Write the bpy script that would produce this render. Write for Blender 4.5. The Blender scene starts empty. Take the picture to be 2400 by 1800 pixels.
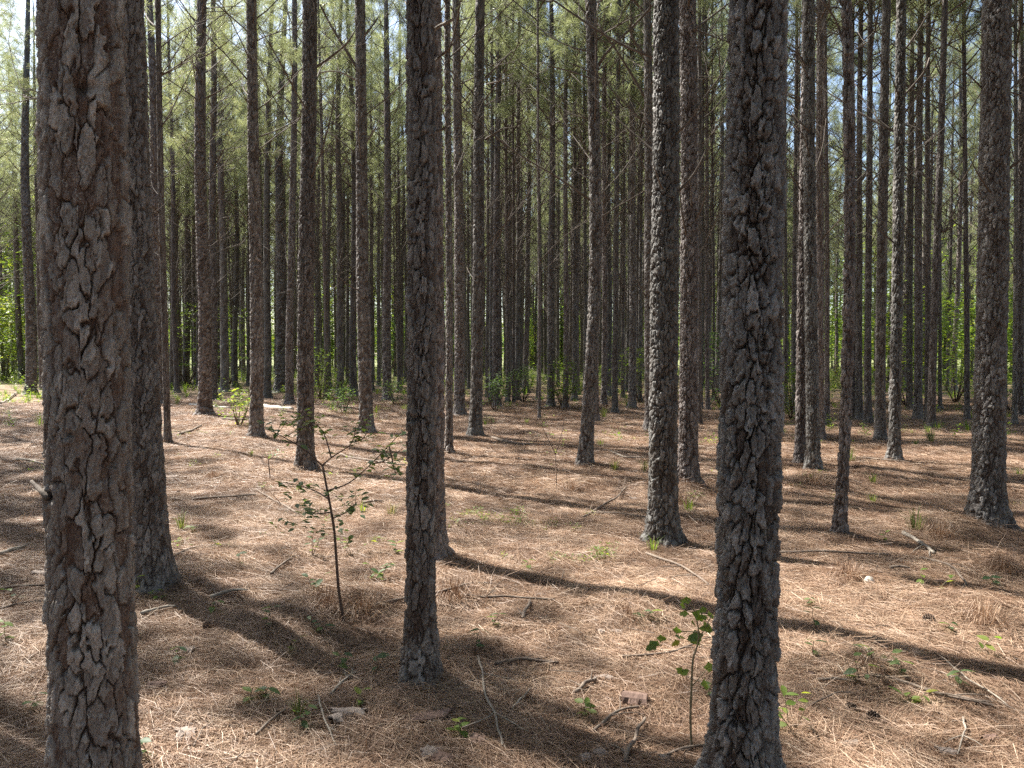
import bpy, math, random
import numpy as np

# ------------------------------------------------------------------ camera, sky, sun, exposure
scene = bpy.context.scene
COL = scene.collection
H_CAM, F_PX, PITCH = 1.55, 1803.0, math.atan(67.0 / 1803.0)
SUN_EL, SUN_AZ = math.radians(50), math.radians(-52)      # azimuth from +Y towards +X

cam_d = bpy.data.cameras.new('camera')
cam = bpy.data.objects.new('camera', cam_d)
COL.objects.link(cam)
cam.location = (0, 0, H_CAM)
cam.rotation_euler = (math.pi / 2 - PITCH, 0, 0)
cam_d.sensor_width = 36
cam_d.lens = F_PX / 2400 * 36
cam_d.clip_start, cam_d.clip_end = 0.05, 3000
cam_d.dof.use_dof = True
cam_d.dof.focus_distance = 7.0
cam_d.dof.aperture_fstop = 9.0
scene.camera = cam

world = bpy.data.worlds.new('World')
scene.world = world
world.use_nodes = True
wn = world.node_tree.nodes
wl = world.node_tree.links
wn.clear()
sky = wn.new('ShaderNodeTexSky')
sky.sky_type = 'NISHITA'
sky.sun_disc = False
sky.sun_elevation = SUN_EL
sky.sun_rotation = SUN_AZ
sky.altitude = 200
sky.air_density = 1.0
sky.dust_density = 2.0
sky.ozone_density = 1.5
bg = wn.new('ShaderNodeBackground')
bg.inputs['Strength'].default_value = 0.11
wo = wn.new('ShaderNodeOutputWorld')
wl.new(sky.outputs[0], bg.inputs['Color'])
wl.new(bg.outputs[0], wo.inputs['Surface'])

sun_d = bpy.data.lights.new('sun', 'SUN')
sun_d.energy = 5.0
sun_d.angle = math.radians(0.53)
sun_d.color = (1.0, 0.95, 0.86)
sun = bpy.data.objects.new('sun', sun_d)
COL.objects.link(sun)
sdir = np.array([math.sin(SUN_AZ) * math.cos(SUN_EL), math.cos(SUN_AZ) * math.cos(SUN_EL), math.sin(SUN_EL)])
from mathutils import Vector, Matrix, Euler, Quaternion
sun.rotation_euler = Vector(sdir).to_track_quat('Z', 'Y').to_euler()
sun.location = tuple(sdir * 60)

scene.view_settings.view_transform = 'Standard'
scene.view_settings.look = 'None'
scene.view_settings.exposure = 1.7
scene.view_settings.gamma = 1.0
scene.view_settings.use_curve_mapping = False
scene.render.engine = 'CYCLES'
scene.cycles.max_bounces = 8
scene.cycles.diffuse_bounces = 4
scene.cycles.transmission_bounces = 5
scene.cycles.use_denoising = False

RNG = np.random.default_rng(11)
random.seed(5)

# ------------------------------------------------------------------ numeric helpers
def uhash(*ks, seed=0):
    h = np.full(np.broadcast(*ks).shape, (seed * 2654435761 + 374761393) & 0xFFFFFFFF, dtype=np.uint64)
    for i, k in enumerate(ks):
        k = np.asarray(k).astype(np.int64).astype(np.uint64) & np.uint64(0xFFFFFFFF)
        h = (h ^ (k * np.uint64(0x9E3779B1 + 2 * i * 0x1F35))) & np.uint64(0xFFFFFFFF)
        h = (h * np.uint64(0x85EBCA6B)) & np.uint64(0xFFFFFFFF)
        h ^= h >> np.uint64(13)
        h = (h * np.uint64(0xC2B2AE35)) & np.uint64(0xFFFFFFFF)
        h ^= h >> np.uint64(16)
    return h.astype(np.float64) / 4294967296.0

def vnoise3(x, y, z, seed=0):
    xi, yi, zi = np.floor(x), np.floor(y), np.floor(z)
    fx, fy, fz = x - xi, y - yi, z - zi
    fx, fy, fz = (f * f * (3 - 2 * f) for f in (fx, fy, fz))
    out = 0
    for a in (0, 1):
        for b in (0, 1):
            for c in (0, 1):
                out = out + uhash(xi + a, yi + b, zi + c, seed=seed) * (fx if a else 1 - fx) * (fy if b else 1 - fy) * (fz if c else 1 - fz)
    return out * 2 - 1

def vnoise2(x, y, seed=0):
    xi, yi = np.floor(x), np.floor(y)
    fx, fy = x - xi, y - yi
    fx, fy = fx * fx * (3 - 2 * fx), fy * fy * (3 - 2 * fy)
    out = 0
    for a in (0, 1):
        for b in (0, 1):
            out = out + uhash(xi + a, yi + b, seed=seed) * (fx if a else 1 - fx) * (fy if b else 1 - fy)
    return out * 2 - 1

def sstep(a, b, x):
    t = np.clip((x - a) / (b - a), 0, 1)
    return t * t * (3 - 2 * t)

def voro(U, V, n, seed, jit=0.9):
    """Jittered-grid Voronoi, periodic in U with n cells: F1, F2, cell key, offset to the cell centre."""
    iu, iv = np.floor(U), np.floor(V)
    f1 = np.full(U.shape, 1e9); f2 = np.full(U.shape, 1e9)
    key = np.zeros(U.shape, dtype=np.int64); ov = np.zeros(U.shape); ou = np.zeros(U.shape)
    for du in (-1, 0, 1):
        for dv in (-1, 0, 1):
            cu, cv = np.mod(iu + du, n), iv + dv
            cx = iu + du + 0.5 + (uhash(cu, cv, seed=seed) - .5) * jit
            cy = cv + 0.5 + (uhash(cu, cv, seed=seed + 1) - .5) * jit
            dx, dy = U - cx, V - cy
            d = np.sqrt(dx * dx + dy * dy)
            new = d < f1
            f2 = np.where(new, f1, np.minimum(f2, d))
            key = np.where(new, (cv.astype(np.int64) + 5000) * 1000 + cu.astype(np.int64), key)
            ov = np.where(new, dy, ov); ou = np.where(new, dx, ou)
            f1 = np.where(new, d, f1)
    return f1, f2, key, ou, ov

# ------------------------------------------------------------------ the lie of the land
MOUNDS = []                    # (x, y, height, radius): needle heaps and root collars, filled in below
def gz(x, y):
    x, y = np.asarray(x, float), np.asarray(y, float)
    z = 0.045 * vnoise2(x / 2.6 + 7, y / 2.6, 3) + 0.026 * vnoise2(x / .8, y / .8 + 3, 4) + 0.010 * vnoise2(x / .3, y / .3 + 5, 9) * (y < 14) + 0.10 * vnoise2(x / 9, y / 9, 5) * sstep(6, 20, y)
    for mx, my, mh, mr in MOUNDS:
        z = z + mh * np.exp(-((x - mx) ** 2 + (y - my) ** 2) / (mr * mr))
    return z

CP, SP = math.cos(PITCH), math.sin(PITCH)
def ray(px, py):
    cx, cy = (px - 1200) / F_PX, (900 - py) / F_PX
    return np.array([cx, CP + cy * SP, -SP + cy * CP])
def at(px, py, lift=0.0):
    """The ground point that the photograph shows at pixel (px, py)."""
    d = ray(px, py)
    z = 0.0
    for _ in range(6):
        t = (z + lift - H_CAM) / d[2]
        z = float(gz(d[0] * t, d[1] * t))
    return np.array([d[0] * t, d[1] * t, z])
def at_depth(px, py, Y):
    d = ray(px, py)
    t = Y / d[1]
    return np.array([d[0] * t, Y, H_CAM + d[2] * t])

# ------------------------------------------------------------------ mesh helpers
def mesh_arrays(name, verts, faces, mats=(), smooth=True, attrs=None, fmat=None):
    """verts (N,3); faces: an (M,k) array or a list of such arrays."""
    fl = faces if isinstance(faces, list) else [faces]
    fl = [np.asarray(f, dtype=np.int32) for f in fl if len(f)]
    me = bpy.data.meshes.new(name)
    nv = len(verts)
    me.vertices.add(nv)
    me.vertices.foreach_set('co', np.asarray(verts, np.float32).ravel())
    nf = sum(len(f) for f in fl)
    if nf:
        loops = np.concatenate([f.ravel() for f in fl])
        tot = np.concatenate([np.full(len(f), f.shape[1], np.int32) for f in fl])
        start = np.concatenate([[0], np.cumsum(tot)[:-1]]).astype(np.int32)
        me.loops.add(len(loops))
        me.loops.foreach_set('vertex_index', loops)
        me.polygons.add(nf)
        me.polygons.foreach_set('loop_start', start)
        me.polygons.foreach_set('loop_total', tot)
        me.polygons.foreach_set('use_smooth', np.full(nf, smooth, dtype=bool))
        if fmat is not None:
            me.polygons.foreach_set('material_index', np.asarray(fmat, np.int32))
    for k, a in (attrs or {}).items():
        a = np.asarray(a)
        if a.ndim == 2:
            at_ = me.attributes.new(k, 'FLOAT_VECTOR', 'POINT'); at_.data.foreach_set('vector', a.astype(np.float32).ravel())
        elif a.dtype.kind in 'iu':
            at_ = me.attributes.new(k, 'INT', 'POINT'); at_.data.foreach_set('value', a.astype(np.int32))
        else:
            at_ = me.attributes.new(k, 'FLOAT', 'POINT'); at_.data.foreach_set('value', a.astype(np.float32))
    for m in mats:
        me.materials.append(m)
    me.update(calc_edges=True)
    return me

def smooth_line(P, n):
    P = np.asarray(P, float); t = np.linspace(0, 1, len(P)); tt = np.linspace(0, 1, n)
    Q = np.stack([np.interp(tt, t, P[:, i]) for i in range(3)], 1)
    for _ in range(2): Q[1:-1] = .25 * Q[:-2] + .5 * Q[1:-1] + .25 * Q[2:]
    return Q

class MB:
    """Collects tubes, blades and leaves into one mesh."""
    def __init__(s):
        s.v, s.t, s.q, s.r, s.n = [], [], [], [], 0
        s.tm, s.qm = [], []
    def add(s, v, tris=None, quads=None, rnd=0.5, mat=0):
        v = np.asarray(v, float).reshape(-1, 3)
        s.v.append(v)
        if tris is not None and len(tris):
            t = np.asarray(tris, np.int32) + s.n; s.t.append(t); s.tm.append(np.full(len(t), mat, np.int32))
        if quads is not None and len(quads):
            q = np.asarray(quads, np.int32) + s.n; s.q.append(q); s.qm.append(np.full(len(q), mat, np.int32))
        s.r.append(np.full(len(v), rnd) if np.ndim(rnd) == 0 else np.asarray(rnd, float))
        s.n += len(v)
    def tube(s, pts, rad, sides=5, rnd=0.5, mat=0, rough=0.0):
        P = np.asarray(pts, float); n = len(P)
        R = np.broadcast_to(np.asarray(rad, float), (n,))
        T = np.gradient(P, axis=0); T /= np.linalg.norm(T, axis=1)[:, None] + 1e-9
        ref = np.array([0, 0, 1.0]) if abs(T[:, 2]).mean() < .8 else np.array([1.0, 0, 0])
        A = np.cross(T, ref); A /= np.linalg.norm(A, axis=1)[:, None] + 1e-9
        B = np.cross(T, A)
        th = np.arange(sides) / sides * 2 * math.pi
        rr = R[:, None] * (1 + rough * RNG.uniform(-1, 1, (n, sides)))
        V = P[:, None, :] + rr[..., None] * (np.cos(th)[None, :, None] * A[:, None, :] + np.sin(th)[None, :, None] * B[:, None, :])
        i = np.arange(n - 1)[:, None] * sides; j = np.arange(sides)[None, :]; j2 = (j + 1) % sides
        q = np.stack([i + j, i + j2, i + sides + j2, i + sides + j], -1).reshape(-1, 4)
        V = np.concatenate([V.reshape(-1, 3), P[:1], P[-1:]])
        k = np.arange(sides)
        t = np.concatenate([np.stack([np.full(sides, n * sides), (k + 1) % sides, k], 1),
                            np.stack([np.full(sides, n * sides + 1), (n - 1) * sides + k, (n - 1) * sides + (k + 1) % sides], 1)])
        s.add(V, t, q, rnd, mat)
    def build_mesh(s, name, mats, smooth=True, extra=None):
        v = np.concatenate(s.v) if s.v else np.zeros((0, 3))
        fl, fm = [], []
        if s.q: fl.append(np.concatenate(s.q)); fm.append(np.concatenate(s.qm))
        if s.t: fl.append(np.concatenate(s.t)); fm.append(np.concatenate(s.tm))
        at_ = {'rnd': np.concatenate(s.r)}
        at_.update(extra or {})
        return mesh_arrays(name, v, fl, mats, smooth, at_, np.concatenate(fm) if fm else None)

def link(name, data, parent=None, loc=None, rot=None, scl=None):
    o = bpy.data.objects.new(name, data)
    COL.objects.link(o)
    if parent is not None: o.parent = parent
    if loc is not None: o.location = tuple(loc)
    if rot is not None: o.rotation_euler = tuple(rot)
    if scl is not None: o.scale = tuple(scl) if np.ndim(scl) else (scl,) * 3
    return o

USED = {}
def tag(o, label=None, cat=None, group=None, kind=None):
    if label: o['label'] = label
    if cat: o['category'] = cat
    if group: o['group'] = group
    if kind: o['kind'] = kind
    return o

# ------------------------------------------------------------------ materials
class NT:
    def __init__(s, name):
        s.m = bpy.data.materials.new(name); s.m.use_nodes = True
        s.t = s.m.node_tree; s.t.nodes.clear()
        s.out = s.t.nodes.new('ShaderNodeOutputMaterial')
    def n(s, typ, ins=None, **kw):
        nd = s.t.nodes.new(typ)
        for k, v in kw.items(): setattr(nd, k, v)
        for k, v in (ins or {}).items():
            if isinstance(v, bpy.types.NodeSocket): s.t.links.new(v, nd.inputs[k])
            else: nd.inputs[k].default_value = v
        return nd
    def ramp(s, fac, stops, interp='LINEAR'):
        r = s.n('ShaderNodeValToRGB', {'Fac': fac})
        r.color_ramp.interpolation = interp
        e = r.color_ramp.elements
        while len(e) < len(stops): e.new(0.5)
        for el, (p, c) in zip(e, stops):
            el.position = p; el.color = (*c, 1)
        return r.outputs[0]
    def mix(s, fac, a, b, blend='MIX'):
        m = s.n('ShaderNodeMix', data_type='RGBA', blend_type=blend)
        for sock, v in ((m.inputs[0], fac), (m.inputs[6], a), (m.inputs[7], b)):
            if isinstance(v, bpy.types.NodeSocket): s.t.links.new(v, sock)
            else: sock.default_value = (*v, 1) if np.ndim(v) else v
        return m.outputs[2]
    def math(s, op, a, b=0.5):
        m = s.n('ShaderNodeMath', operation=op)
        for i, v in enumerate((a, b)):
            if isinstance(v, bpy.types.NodeSocket): s.t.links.new(v, m.inputs[i])
            else: m.inputs[i].default_value = v
        return m.outputs[0]
    def attr(s, name):
        return s.n('ShaderNodeAttribute', attribute_name=name).outputs['Fac']
    def noise(s, vec, scale, detail=4, rough=.6):
        return s.n('ShaderNodeTexNoise', {'Vector': vec, 'Scale': scale, 'Detail': detail, 'Roughness': rough}).outputs[0]
    def mapping(s, vec, scale):
        return s.n('ShaderNodeMapping', {'Vector': vec, 'Scale': scale}).outputs[0]
    def surf(s, sh):
        s.t.links.new(sh, s.out.inputs['Surface'])
        return s.m

def bark_material(name, grey, brown, inner, bump=0.6, fine=1.0, vary=.24):
    k = NT(name)
    co = k.n('ShaderNodeTexCoord').outputs['Object']
    rnd, hgt, knot = k.attr('rnd'), k.attr('hgt'), k.attr('knot')
    st = k.mapping(co, (1, 1, .35))
    n1 = k.noise(st, 26 * fine, 6, .68)
    n2 = k.noise(co, 140 * fine, 4, .7)
    n3 = k.noise(st, 7, 3, .6)
    fac = k.math('ADD', k.math('MULTIPLY', rnd, .75), k.math('MULTIPLY', k.math('SUBTRACT', n1, .5), 1.1))
    # each scale is weathered by how far out it stands: pale grey outer flakes over brown younger bark over the redder inner bark
    lay = k.math('ADD', k.math('ADD', k.math('MULTIPLY', hgt, .62), k.math('MULTIPLY', rnd, .42)), k.math('MULTIPLY', k.math('SUBTRACT', n1, .5), .55))
    c = k.ramp(lay, [(.10, inner), (.30, brown), (.55, tuple(.5 * a + .5 * b for a, b in zip(brown, grey))), (.78, grey), (1.0, tuple(1.55 * a for a in grey))])
    # pale lichen flecks
    fl = k.n('ShaderNodeMapRange', {'Value': k.math('MULTIPLY', k.math('ADD', n2, k.math('MULTIPLY', n3, .35)), 1.0), 'From Min': .76, 'From Max': .86}).outputs[0]
    c = k.mix(k.math('MULTIPLY', fl, .75), c, (.40, .39, .36))
    gr = k.n('ShaderNodeMapRange', {'Value': k.math('ADD', k.math('MULTIPLY', n2, .6), k.math('MULTIPLY', n1, .5)), 'From Min': .35, 'From Max': .75, 'To Min': .62, 'To Max': 1.45}).outputs[0]
    c = k.mix(1.0, c, k.n('ShaderNodeCombineColor', {0: gr, 1: gr, 2: gr}).outputs[0], 'MULTIPLY')
    if vary:                                          # no two trees weather quite alike
        oi = k.n('ShaderNodeObjectInfo').outputs['Random']
        ov = k.math('ADD', k.math('MULTIPLY', oi, 2 * vary), 1 - vary)
        o2 = k.math('ADD', k.math('MULTIPLY', k.math('FRACT', k.math('MULTIPLY', oi, 7.3)), .12), .95)
        c = k.mix(1.0, c, k.n('ShaderNodeCombineColor', {0: k.math('MULTIPLY', ov, o2), 1: ov, 2: ov}).outputs[0], 'MULTIPLY')
    c = k.mix(k.math('MULTIPLY', knot, .8), c, (.035, .026, .022))
    vor = k.n('ShaderNodeTexVoronoi', {'Vector': k.mapping(co, (1, 1, .42)), 'Scale': 34.0 * fine, 'Randomness': 1.0}, feature='DISTANCE_TO_EDGE').outputs['Distance']
    hb = k.math('ADD', k.math('MULTIPLY', k.math('MINIMUM', vor, .12), 3.0), k.math('ADD', k.math('MULTIPLY', n1, .8), k.math('MULTIPLY', n2, .35)))
    bp = k.n('ShaderNodeBump', {'Height': hb, 'Strength': bump, 'Distance': .012 / fine})
    p = k.n('ShaderNodeBsdfPrincipled', {'Base Color': c, 'Roughness': .66, 'Specular IOR Level': .5, 'Normal': bp.outputs[0]})
    return k.surf(p.outputs[0])

BARK = bark_material('pine_bark', (.165, .151, .143), (.088, .068, .058), (.058, .039, .031))
BARK_CENTRE = bark_material('pine_bark_grey_brown', (.17, .153, .143), (.092, .069, .058), (.062, .041, .032), vary=0)
BARK_FAR = bark_material('pine_bark_distant', (.155, .142, .133), (.092, .074, .064), (.066, .046, .037), bump=1.0, fine=.8)
BARK_BROWN = bark_material('pine_bark_flaking', (.25, .22, .20), (.15, .10, .078), (.112, .068, .051), bump=.45, fine=1.3, vary=0)
BARK_DARK = bark_material('pine_bark_crusted', (.175, .166, .163), (.085, .066, .057), (.05, .034, .028), bump=.6, fine=1.2, vary=0)

def stick_material(name, a, b, pale):
    k = NT(name)
    co = k.n('ShaderNodeTexCoord').outputs['Object']
    n1 = k.noise(co, 22, 5, .65); n2 = k.noise(co, 160, 3, .6)
    c = k.ramp(n1, [(.3, a), (.6, b), (.8, pale)])
    bp = k.n('ShaderNodeBump', {'Height': k.math('ADD', n1, n2), 'Strength': .5, 'Distance': .004})
    p = k.n('ShaderNodeBsdfPrincipled', {'Base Color': c, 'Roughness': .85, 'Normal': bp.outputs[0]})
    return k.surf(p.outputs[0])
TWIG = stick_material('dead_twig', (.085, .065, .053), (.15, .122, .10), (.24, .21, .18))
STICK = stick_material('fallen_stick', (.10, .07, .055), (.21, .165, .13), (.34, .30, .26))
STICK_PALE = stick_material('bleached_stick', (.19, .16, .13), (.31, .27, .225), (.43, .385, .335))
LOGWOOD = stick_material('bleached_log', (.48, .44, .39), (.6, .56, .50), (.68, .65, .6))
FLAKE = stick_material('shed_bark', (.12, .07, .055), (.18, .115, .09), (.25, .19, .16))
FLAKE_PALE = stick_material('shed_bark_pale', (.20, .155, .13), (.29, .24, .21), (.38, .34, .31))
CONE = stick_material('pine_cone_scales', (.06, .042, .032), (.12, .085, .065), (.2, .16, .13))
STEM = stick_material('sapling_stem', (.07, .045, .035), (.13, .085, .065), (.2, .16, .13))
STEM_GREEN = stick_material('seedling_stem', (.16, .14, .08), (.26, .22, .14), (.34, .30, .22))

def leafy(name, stops, trans=.45, rough=.5, spec=.3, tcol=None, patch=0.0):
    k = NT(name)
    rnd = k.attr('rnd')
    oi = k.n('ShaderNodeObjectInfo').outputs['Random']
    c = k.ramp(k.math('FRACT', k.math('ADD', rnd, oi), 1.0) if False else k.math('ADD', k.math('MULTIPLY', rnd, .7), k.math('MULTIPLY', oi, .3)), stops)
    if patch:                                         # damp, older mats of litter against fresh dry ones
        geo = k.n('ShaderNodeNewGeometry').outputs['Position']
        pn = k.math('ADD', k.math('MULTIPLY', k.noise(geo, 1.1, 4, .6), .65), k.math('MULTIPLY', k.noise(geo, 5.0, 3, .6), .35))
        g_ = k.n('ShaderNodeMapRange', {'Value': pn, 'From Min': .36, 'From Max': .60, 'To Min': 1 - patch, 'To Max': 1 + patch * .35}).outputs[0]
        c = k.mix(1.0, c, k.n('ShaderNodeCombineColor', {0: g_, 1: k.math('POWER', g_, 1.12), 2: k.math('POWER', g_, 1.2)}).outputs[0], 'MULTIPLY')
    d = k.n('ShaderNodeBsdfPrincipled', {'Base Color': c, 'Roughness': rough, 'Specular IOR Level': spec})
    tc = k.mix(1.0, c, tcol or (1.25, 1.2, .6), 'MULTIPLY')
    tr = k.n('ShaderNodeBsdfTranslucent', {'Color': tc})
    mx = k.n('ShaderNodeMixShader', {0: trans, 1: d.outputs[0], 2: tr.outputs[0]})
    return k.surf(mx.outputs[0])
NEEDLE = leafy('pine_needles', [(0, (.10, .12, .072)), (.45, (.145, .165, .098)), (.85, (.175, .195, .115)), (1, (.22, .16, .09))], .62, .38, .6, (2.2, 2.15, 1.6))
LEAF = leafy('broad_leaf', [(0, (.065, .115, .06)), (.5, (.095, .15, .07)), (1, (.15, .20, .075))], .5, .5, .35, (1.6, 1.7, .55))
LEAF_YOUNG = leafy('young_leaf', [(0, (.10, .17, .045)), (.6, (.16, .23, .06)), (1, (.28, .27, .06))], .55, .5, .35, (1.7, 1.7, .6))
GRASS = leafy('grass_blade', [(0, (.09, .13, .04)), (.6, (.15, .19, .06)), (1, (.33, .28, .13))], .4, .5, .3)
STRAW = leafy('pine_straw', [(0, (.10, .056, .039)), (.22, (.205, .122, .082)), (.5, (.35, .232, .158)), (.78, (.53, .395, .285)), (1, (.68, .58, .46))], .12, .5, .35, (1, .8, .6), .52)

def ground_material():
    k = NT('needle_floor')
    co = k.n('ShaderNodeTexCoord').outputs['Object']
    warp = k.noise(co, 1.2, 3, .6)
    a = k.noise(k.n('ShaderNodeMapping', {'Vector': co, 'Scale': (60, 9, 1), 'Rotation': (0, 0, .5)}).outputs[0], 1.0, 4, .7)
    b = k.noise(k.n('ShaderNodeMapping', {'Vector': co, 'Scale': (9, 55, 1), 'Rotation': (0, 0, .3)}).outputs[0], 1.0, 4, .7)
    c3 = k.noise(k.n('ShaderNodeMapping', {'Vector': co, 'Scale': (50, 11, 1), 'Rotation': (0, 0, -.7)}).outputs[0], 1.0, 4, .7)
    s = k.math('MAXIMUM', k.math('MAXIMUM', a, b), c3)
    big = k.noise(co, .9, 5, .65)
    f = k.math('ADD', k.math('MULTIPLY', s, .9), k.math('MULTIPLY', k.math('SUBTRACT', big, .5), .7))
    c = k.ramp(f, [(.38, (.11, .064, .045)), (.52, (.24, .15, .10)), (.64, (.38, .26, .178)), (.8, (.54, .41, .295))])
    # bare duff and mossy tints
    n5 = k.noise(co, 2.3, 5, .7)
    c = k.mix(k.n('ShaderNodeMapRange', {'Value': n5, 'From Min': .60, 'From Max': .75}).outputs[0], c, (.21, .15, .075))
    # the open field beyond the stand
    sep = k.n('ShaderNodeSeparateXYZ', {'Vector': co})
    fld = k.n('ShaderNodeMapRange', {'Value': k.math('ADD', sep.outputs['Y'], k.math('MULTIPLY', k.math('SUBTRACT', k.noise(co, .12, 3, .6), .5), 34.0)), 'From Min': 30.0, 'From Max': 62.0}).outputs[0]
    gn = k.noise(co, 1.7, 5, .7)
    gcol = k.ramp(gn, [(.3, (.12, .14, .045)), (.55, (.19, .20, .07)), (.75, (.32, .25, .12))])
    c = k.mix(fld, c, gcol)
    bp = k.n('ShaderNodeBump', {'Height': k.math('ADD', s, k.math('MULTIPLY', n5, .7)), 'Strength': .9, 'Distance': .03})
    p = k.n('ShaderNodeBsdfPrincipled', {'Base Color': c, 'Roughness': .8, 'Specular IOR Level': .25, 'Normal': bp.outputs[0]})
    return k.surf(p.outputs[0])
GROUND = ground_material()

# ------------------------------------------------------------------ the trees of the photograph
# key, base pixel, trunk width (pixels) about breast height, x of the trunk at the top edge, detail, label
TREES = [
 ('near_left', 228, 2055, 212, 187, 'thick near pine with broad flaking brown bark plates, its foot below the frame'),
 ('near_right', 1738, 1852, 145, 1778, 'thick near pine with crusted blackish bark beside the leafy oak seedling'),
 ('centre', 985, 1590, 70, 984, 'tall straight grey-brown pine rooted in open straw behind the twiggy sapling'),
 ('left_second', 356, 1372, 86, 297, 'dark scaly pine half hidden behind the thick near pine with flaking plates'),
 ('centre_second', 1006, 1303, 70, 1001, 'dark pine showing only as an edge behind the tall straight grey-brown pine'),
 ('pair_front', 1554, 1268, 66, 1563, 'stout pine with a sunlit flank, front one of the tight pair behind the holly-leaved seedling'),
 ('pair_back', 1612, 1150, 44, 1612, 'slimmer pine with straw heaped at its foot, rear one of the tight pair'),
 ('right_big', 2314, 1226, 78, 2336, 'big flared pine with bright sunlit crusty flank and a straw mound at its foot'),
 ('right_thin', 1967, 1256, 29, 1984, 'thin crooked pine with knobbly bark standing alone in the straw'),
 ('left_clump_bush', 717, 1100, 40, 727, 'mid-size pine whose foot stands right behind the twiggy sapling'),
 ('bent_middle', 1371, 1090, 31, 1384, 'gently bent pine with a long forked dead branch, beside a bare wispy sapling'),
 ('vee_front', 1906, 1104, 32, 1897, 'front stem of the two crossing pines that meet like a V at the foot'),
 ('vee_back', 1876, 1089, 27, 1893, 'rear stem of the two crossing pines, with the reddish lit foot'),
 ('right_pair_front', 2096, 1082, 29, 2112, 'dark pine with a fallen stick lying across its foot'),
 ('bush_right', 860, 1017, 33, 838, 'leaning pine with a low forked branch, standing beyond the sapling by the straight one'),
 ('lean_centre', 1114, 1024, 29, 1131, 'leaning pine with a thin bright sunlit edge and a fallen limb beside it'),
 ('left_far_pair', 480, 974, 34, 474, 'dark pine standing in front of the bleached fallen log'),
 ('log_right', 600, 1022, 32, 596, 'dark pine just behind the outer leaves of the twiggy sapling'),
 ('thin_left', 393, 1035, 17, 369, 'slender pole-like pine emerging beside the dark scaly one'),
 ('right_pair_back', 2063, 1031, 26, 2077, 'paler pine close behind the one with the fallen stick at its foot'),
 ('vee_third', 1922, 1027, 21, 1919, 'pine peeping out behind the two crossing stems'),
 ('thin_centre', 1053, 1063, 17, 1049, 'slender pole of a pine tucked beside the tall straight grey-brown pine'),
 ('behind_pair', 1524, 1008, 25, 1519, 'pine half hidden behind the stout one of the tight pair'),
 ('fork', 2182, 1006, 20, 2213, 'pine with a fan-like whorl of bare branches halfway up'),
 ('behind_lean', 1076, 973, 26, 1075, 'dark pine with a wide foot close behind the slender pole'),
 ('behind_bent', 1397, 989, 15, 1391, 'dark pine in the shade just behind the gently bent one'),
 ('left_edge', 72, 924, 29, 62, 'dark pine beside the green leafy edge of the wood'),
 ('left_hidden', 374, 948, 27, 348, 'broad dark trunk glimpsed between the scaly pine and the slender pole'),
 ('lit_left', 2151, 985, 21, 2158, 'pine with a bright speckled sunlit edge before the fan-branched one'),
 ('lit_middle', 2014, 986, 17, 2016, 'pale sunlit middle stem of the three slim pines standing in a row'),
 ('row_right', 2035, 994, 18, 2036, 'dark last stem of the three slim pines standing in a row'),
 ('row_left', 1999, 983, 11, 2002, 'thinnest first stem of the three slim pines standing in a row'),
 ('edge_right', 2266, 986, 14, 2262, 'slim dark pine just behind the big flared one'),
 ('stump_pole', 1264, 984, 7, 1262, 'very thin dead pole among leafy undergrowth'),
 ('far_single', 1481, 959, 18, 1486, 'mid-distant pine rising from low green weeds'),
 ('far_slim', 1441, 970, 14, 1449, 'slim pine rising from grassy weeds next to the weed-footed one'),
 ('shadowed', 655, 920, 26, 666, 'broad shadowed pine in the dark huddle of trunks behind the log'),
 ('huddle', 679, 949, 20, 688, 'narrower front pine of the dark huddle of trunks behind the log'),
 ('flared', 908, 939, 21, 904, 'flare-footed pine seen between the leaning forked one and the straight one'),
 ('blue_mark', 1164, 954, 18, 1165, 'slim pine with specks of sun on one edge beyond the leaning one'),
 ('lit_bush', 1291, 956, 17, 1293, 'slim pine with a lit edge beside the pale green bush'),
 ('bush_post', 1325, 958, 13, 1330, 'thin pine standing inside the pale green bush'),
]
TREES_FAR = [  # base x, y, width, top x: slim pines further back, told apart only by place
 (94, 889, 13, 88), (52, 896, 14, 12), (499, 940, 19, 500), (404, 913, 12, 398), (418, 903, 15, 410), (436, 902, 17, 441),
 (458, 902, 10, 455), (514, 903, 12, 512), (527, 918, 19, 521), (551, 907, 13, 548), (571, 889, 10, 570), (582, 904, 9, 580),
 (626, 931, 18, 638), (766, 933, 11, 748), (797, 929, 17, 799), (829, 926, 18, 818), (872, 915, 10, 868), (888, 905, 9, 890),
 (936, 915, 9, 935), (1152, 945, 11, 1152), (1190, 945, 10, 1187), (1142, 930, 9, 1140), (1204, 945, 7, 1203), (1212, 941, 12, 1216),
 (1232, 920, 14, 1238), (1346, 940, 12, 1350), (1415, 950, 14, 1422), (1426, 928, 14, 1428), (1500, 942, 9, 1503), (1638, 998, 12, 1640),
 (1643, 960, 8, 1650), (1659, 964, 10, 1652), (1672, 940, 7, 1670), (1938, 998, 12, 1936), (2132, 964, 14, 2135), (2174, 992, 13, 2176),
 (2203, 960, 8, 2205), (2356, 962, 8, 2352), (2378, 998, 8, 2382), (1860, 968, 11, 1866), (1842, 952, 9, 1840), (720, 917, 10, 722),
 (742, 905, 10, 746), (1110, 925, 10, 1106), (1262, 938, 11, 1268), (1376, 936, 10, 1370), (1460, 932, 9, 1463), (1560, 940, 10, 1562),
 (1602, 934, 9, 1600), (2390, 975, 16, 2392),
]

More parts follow.
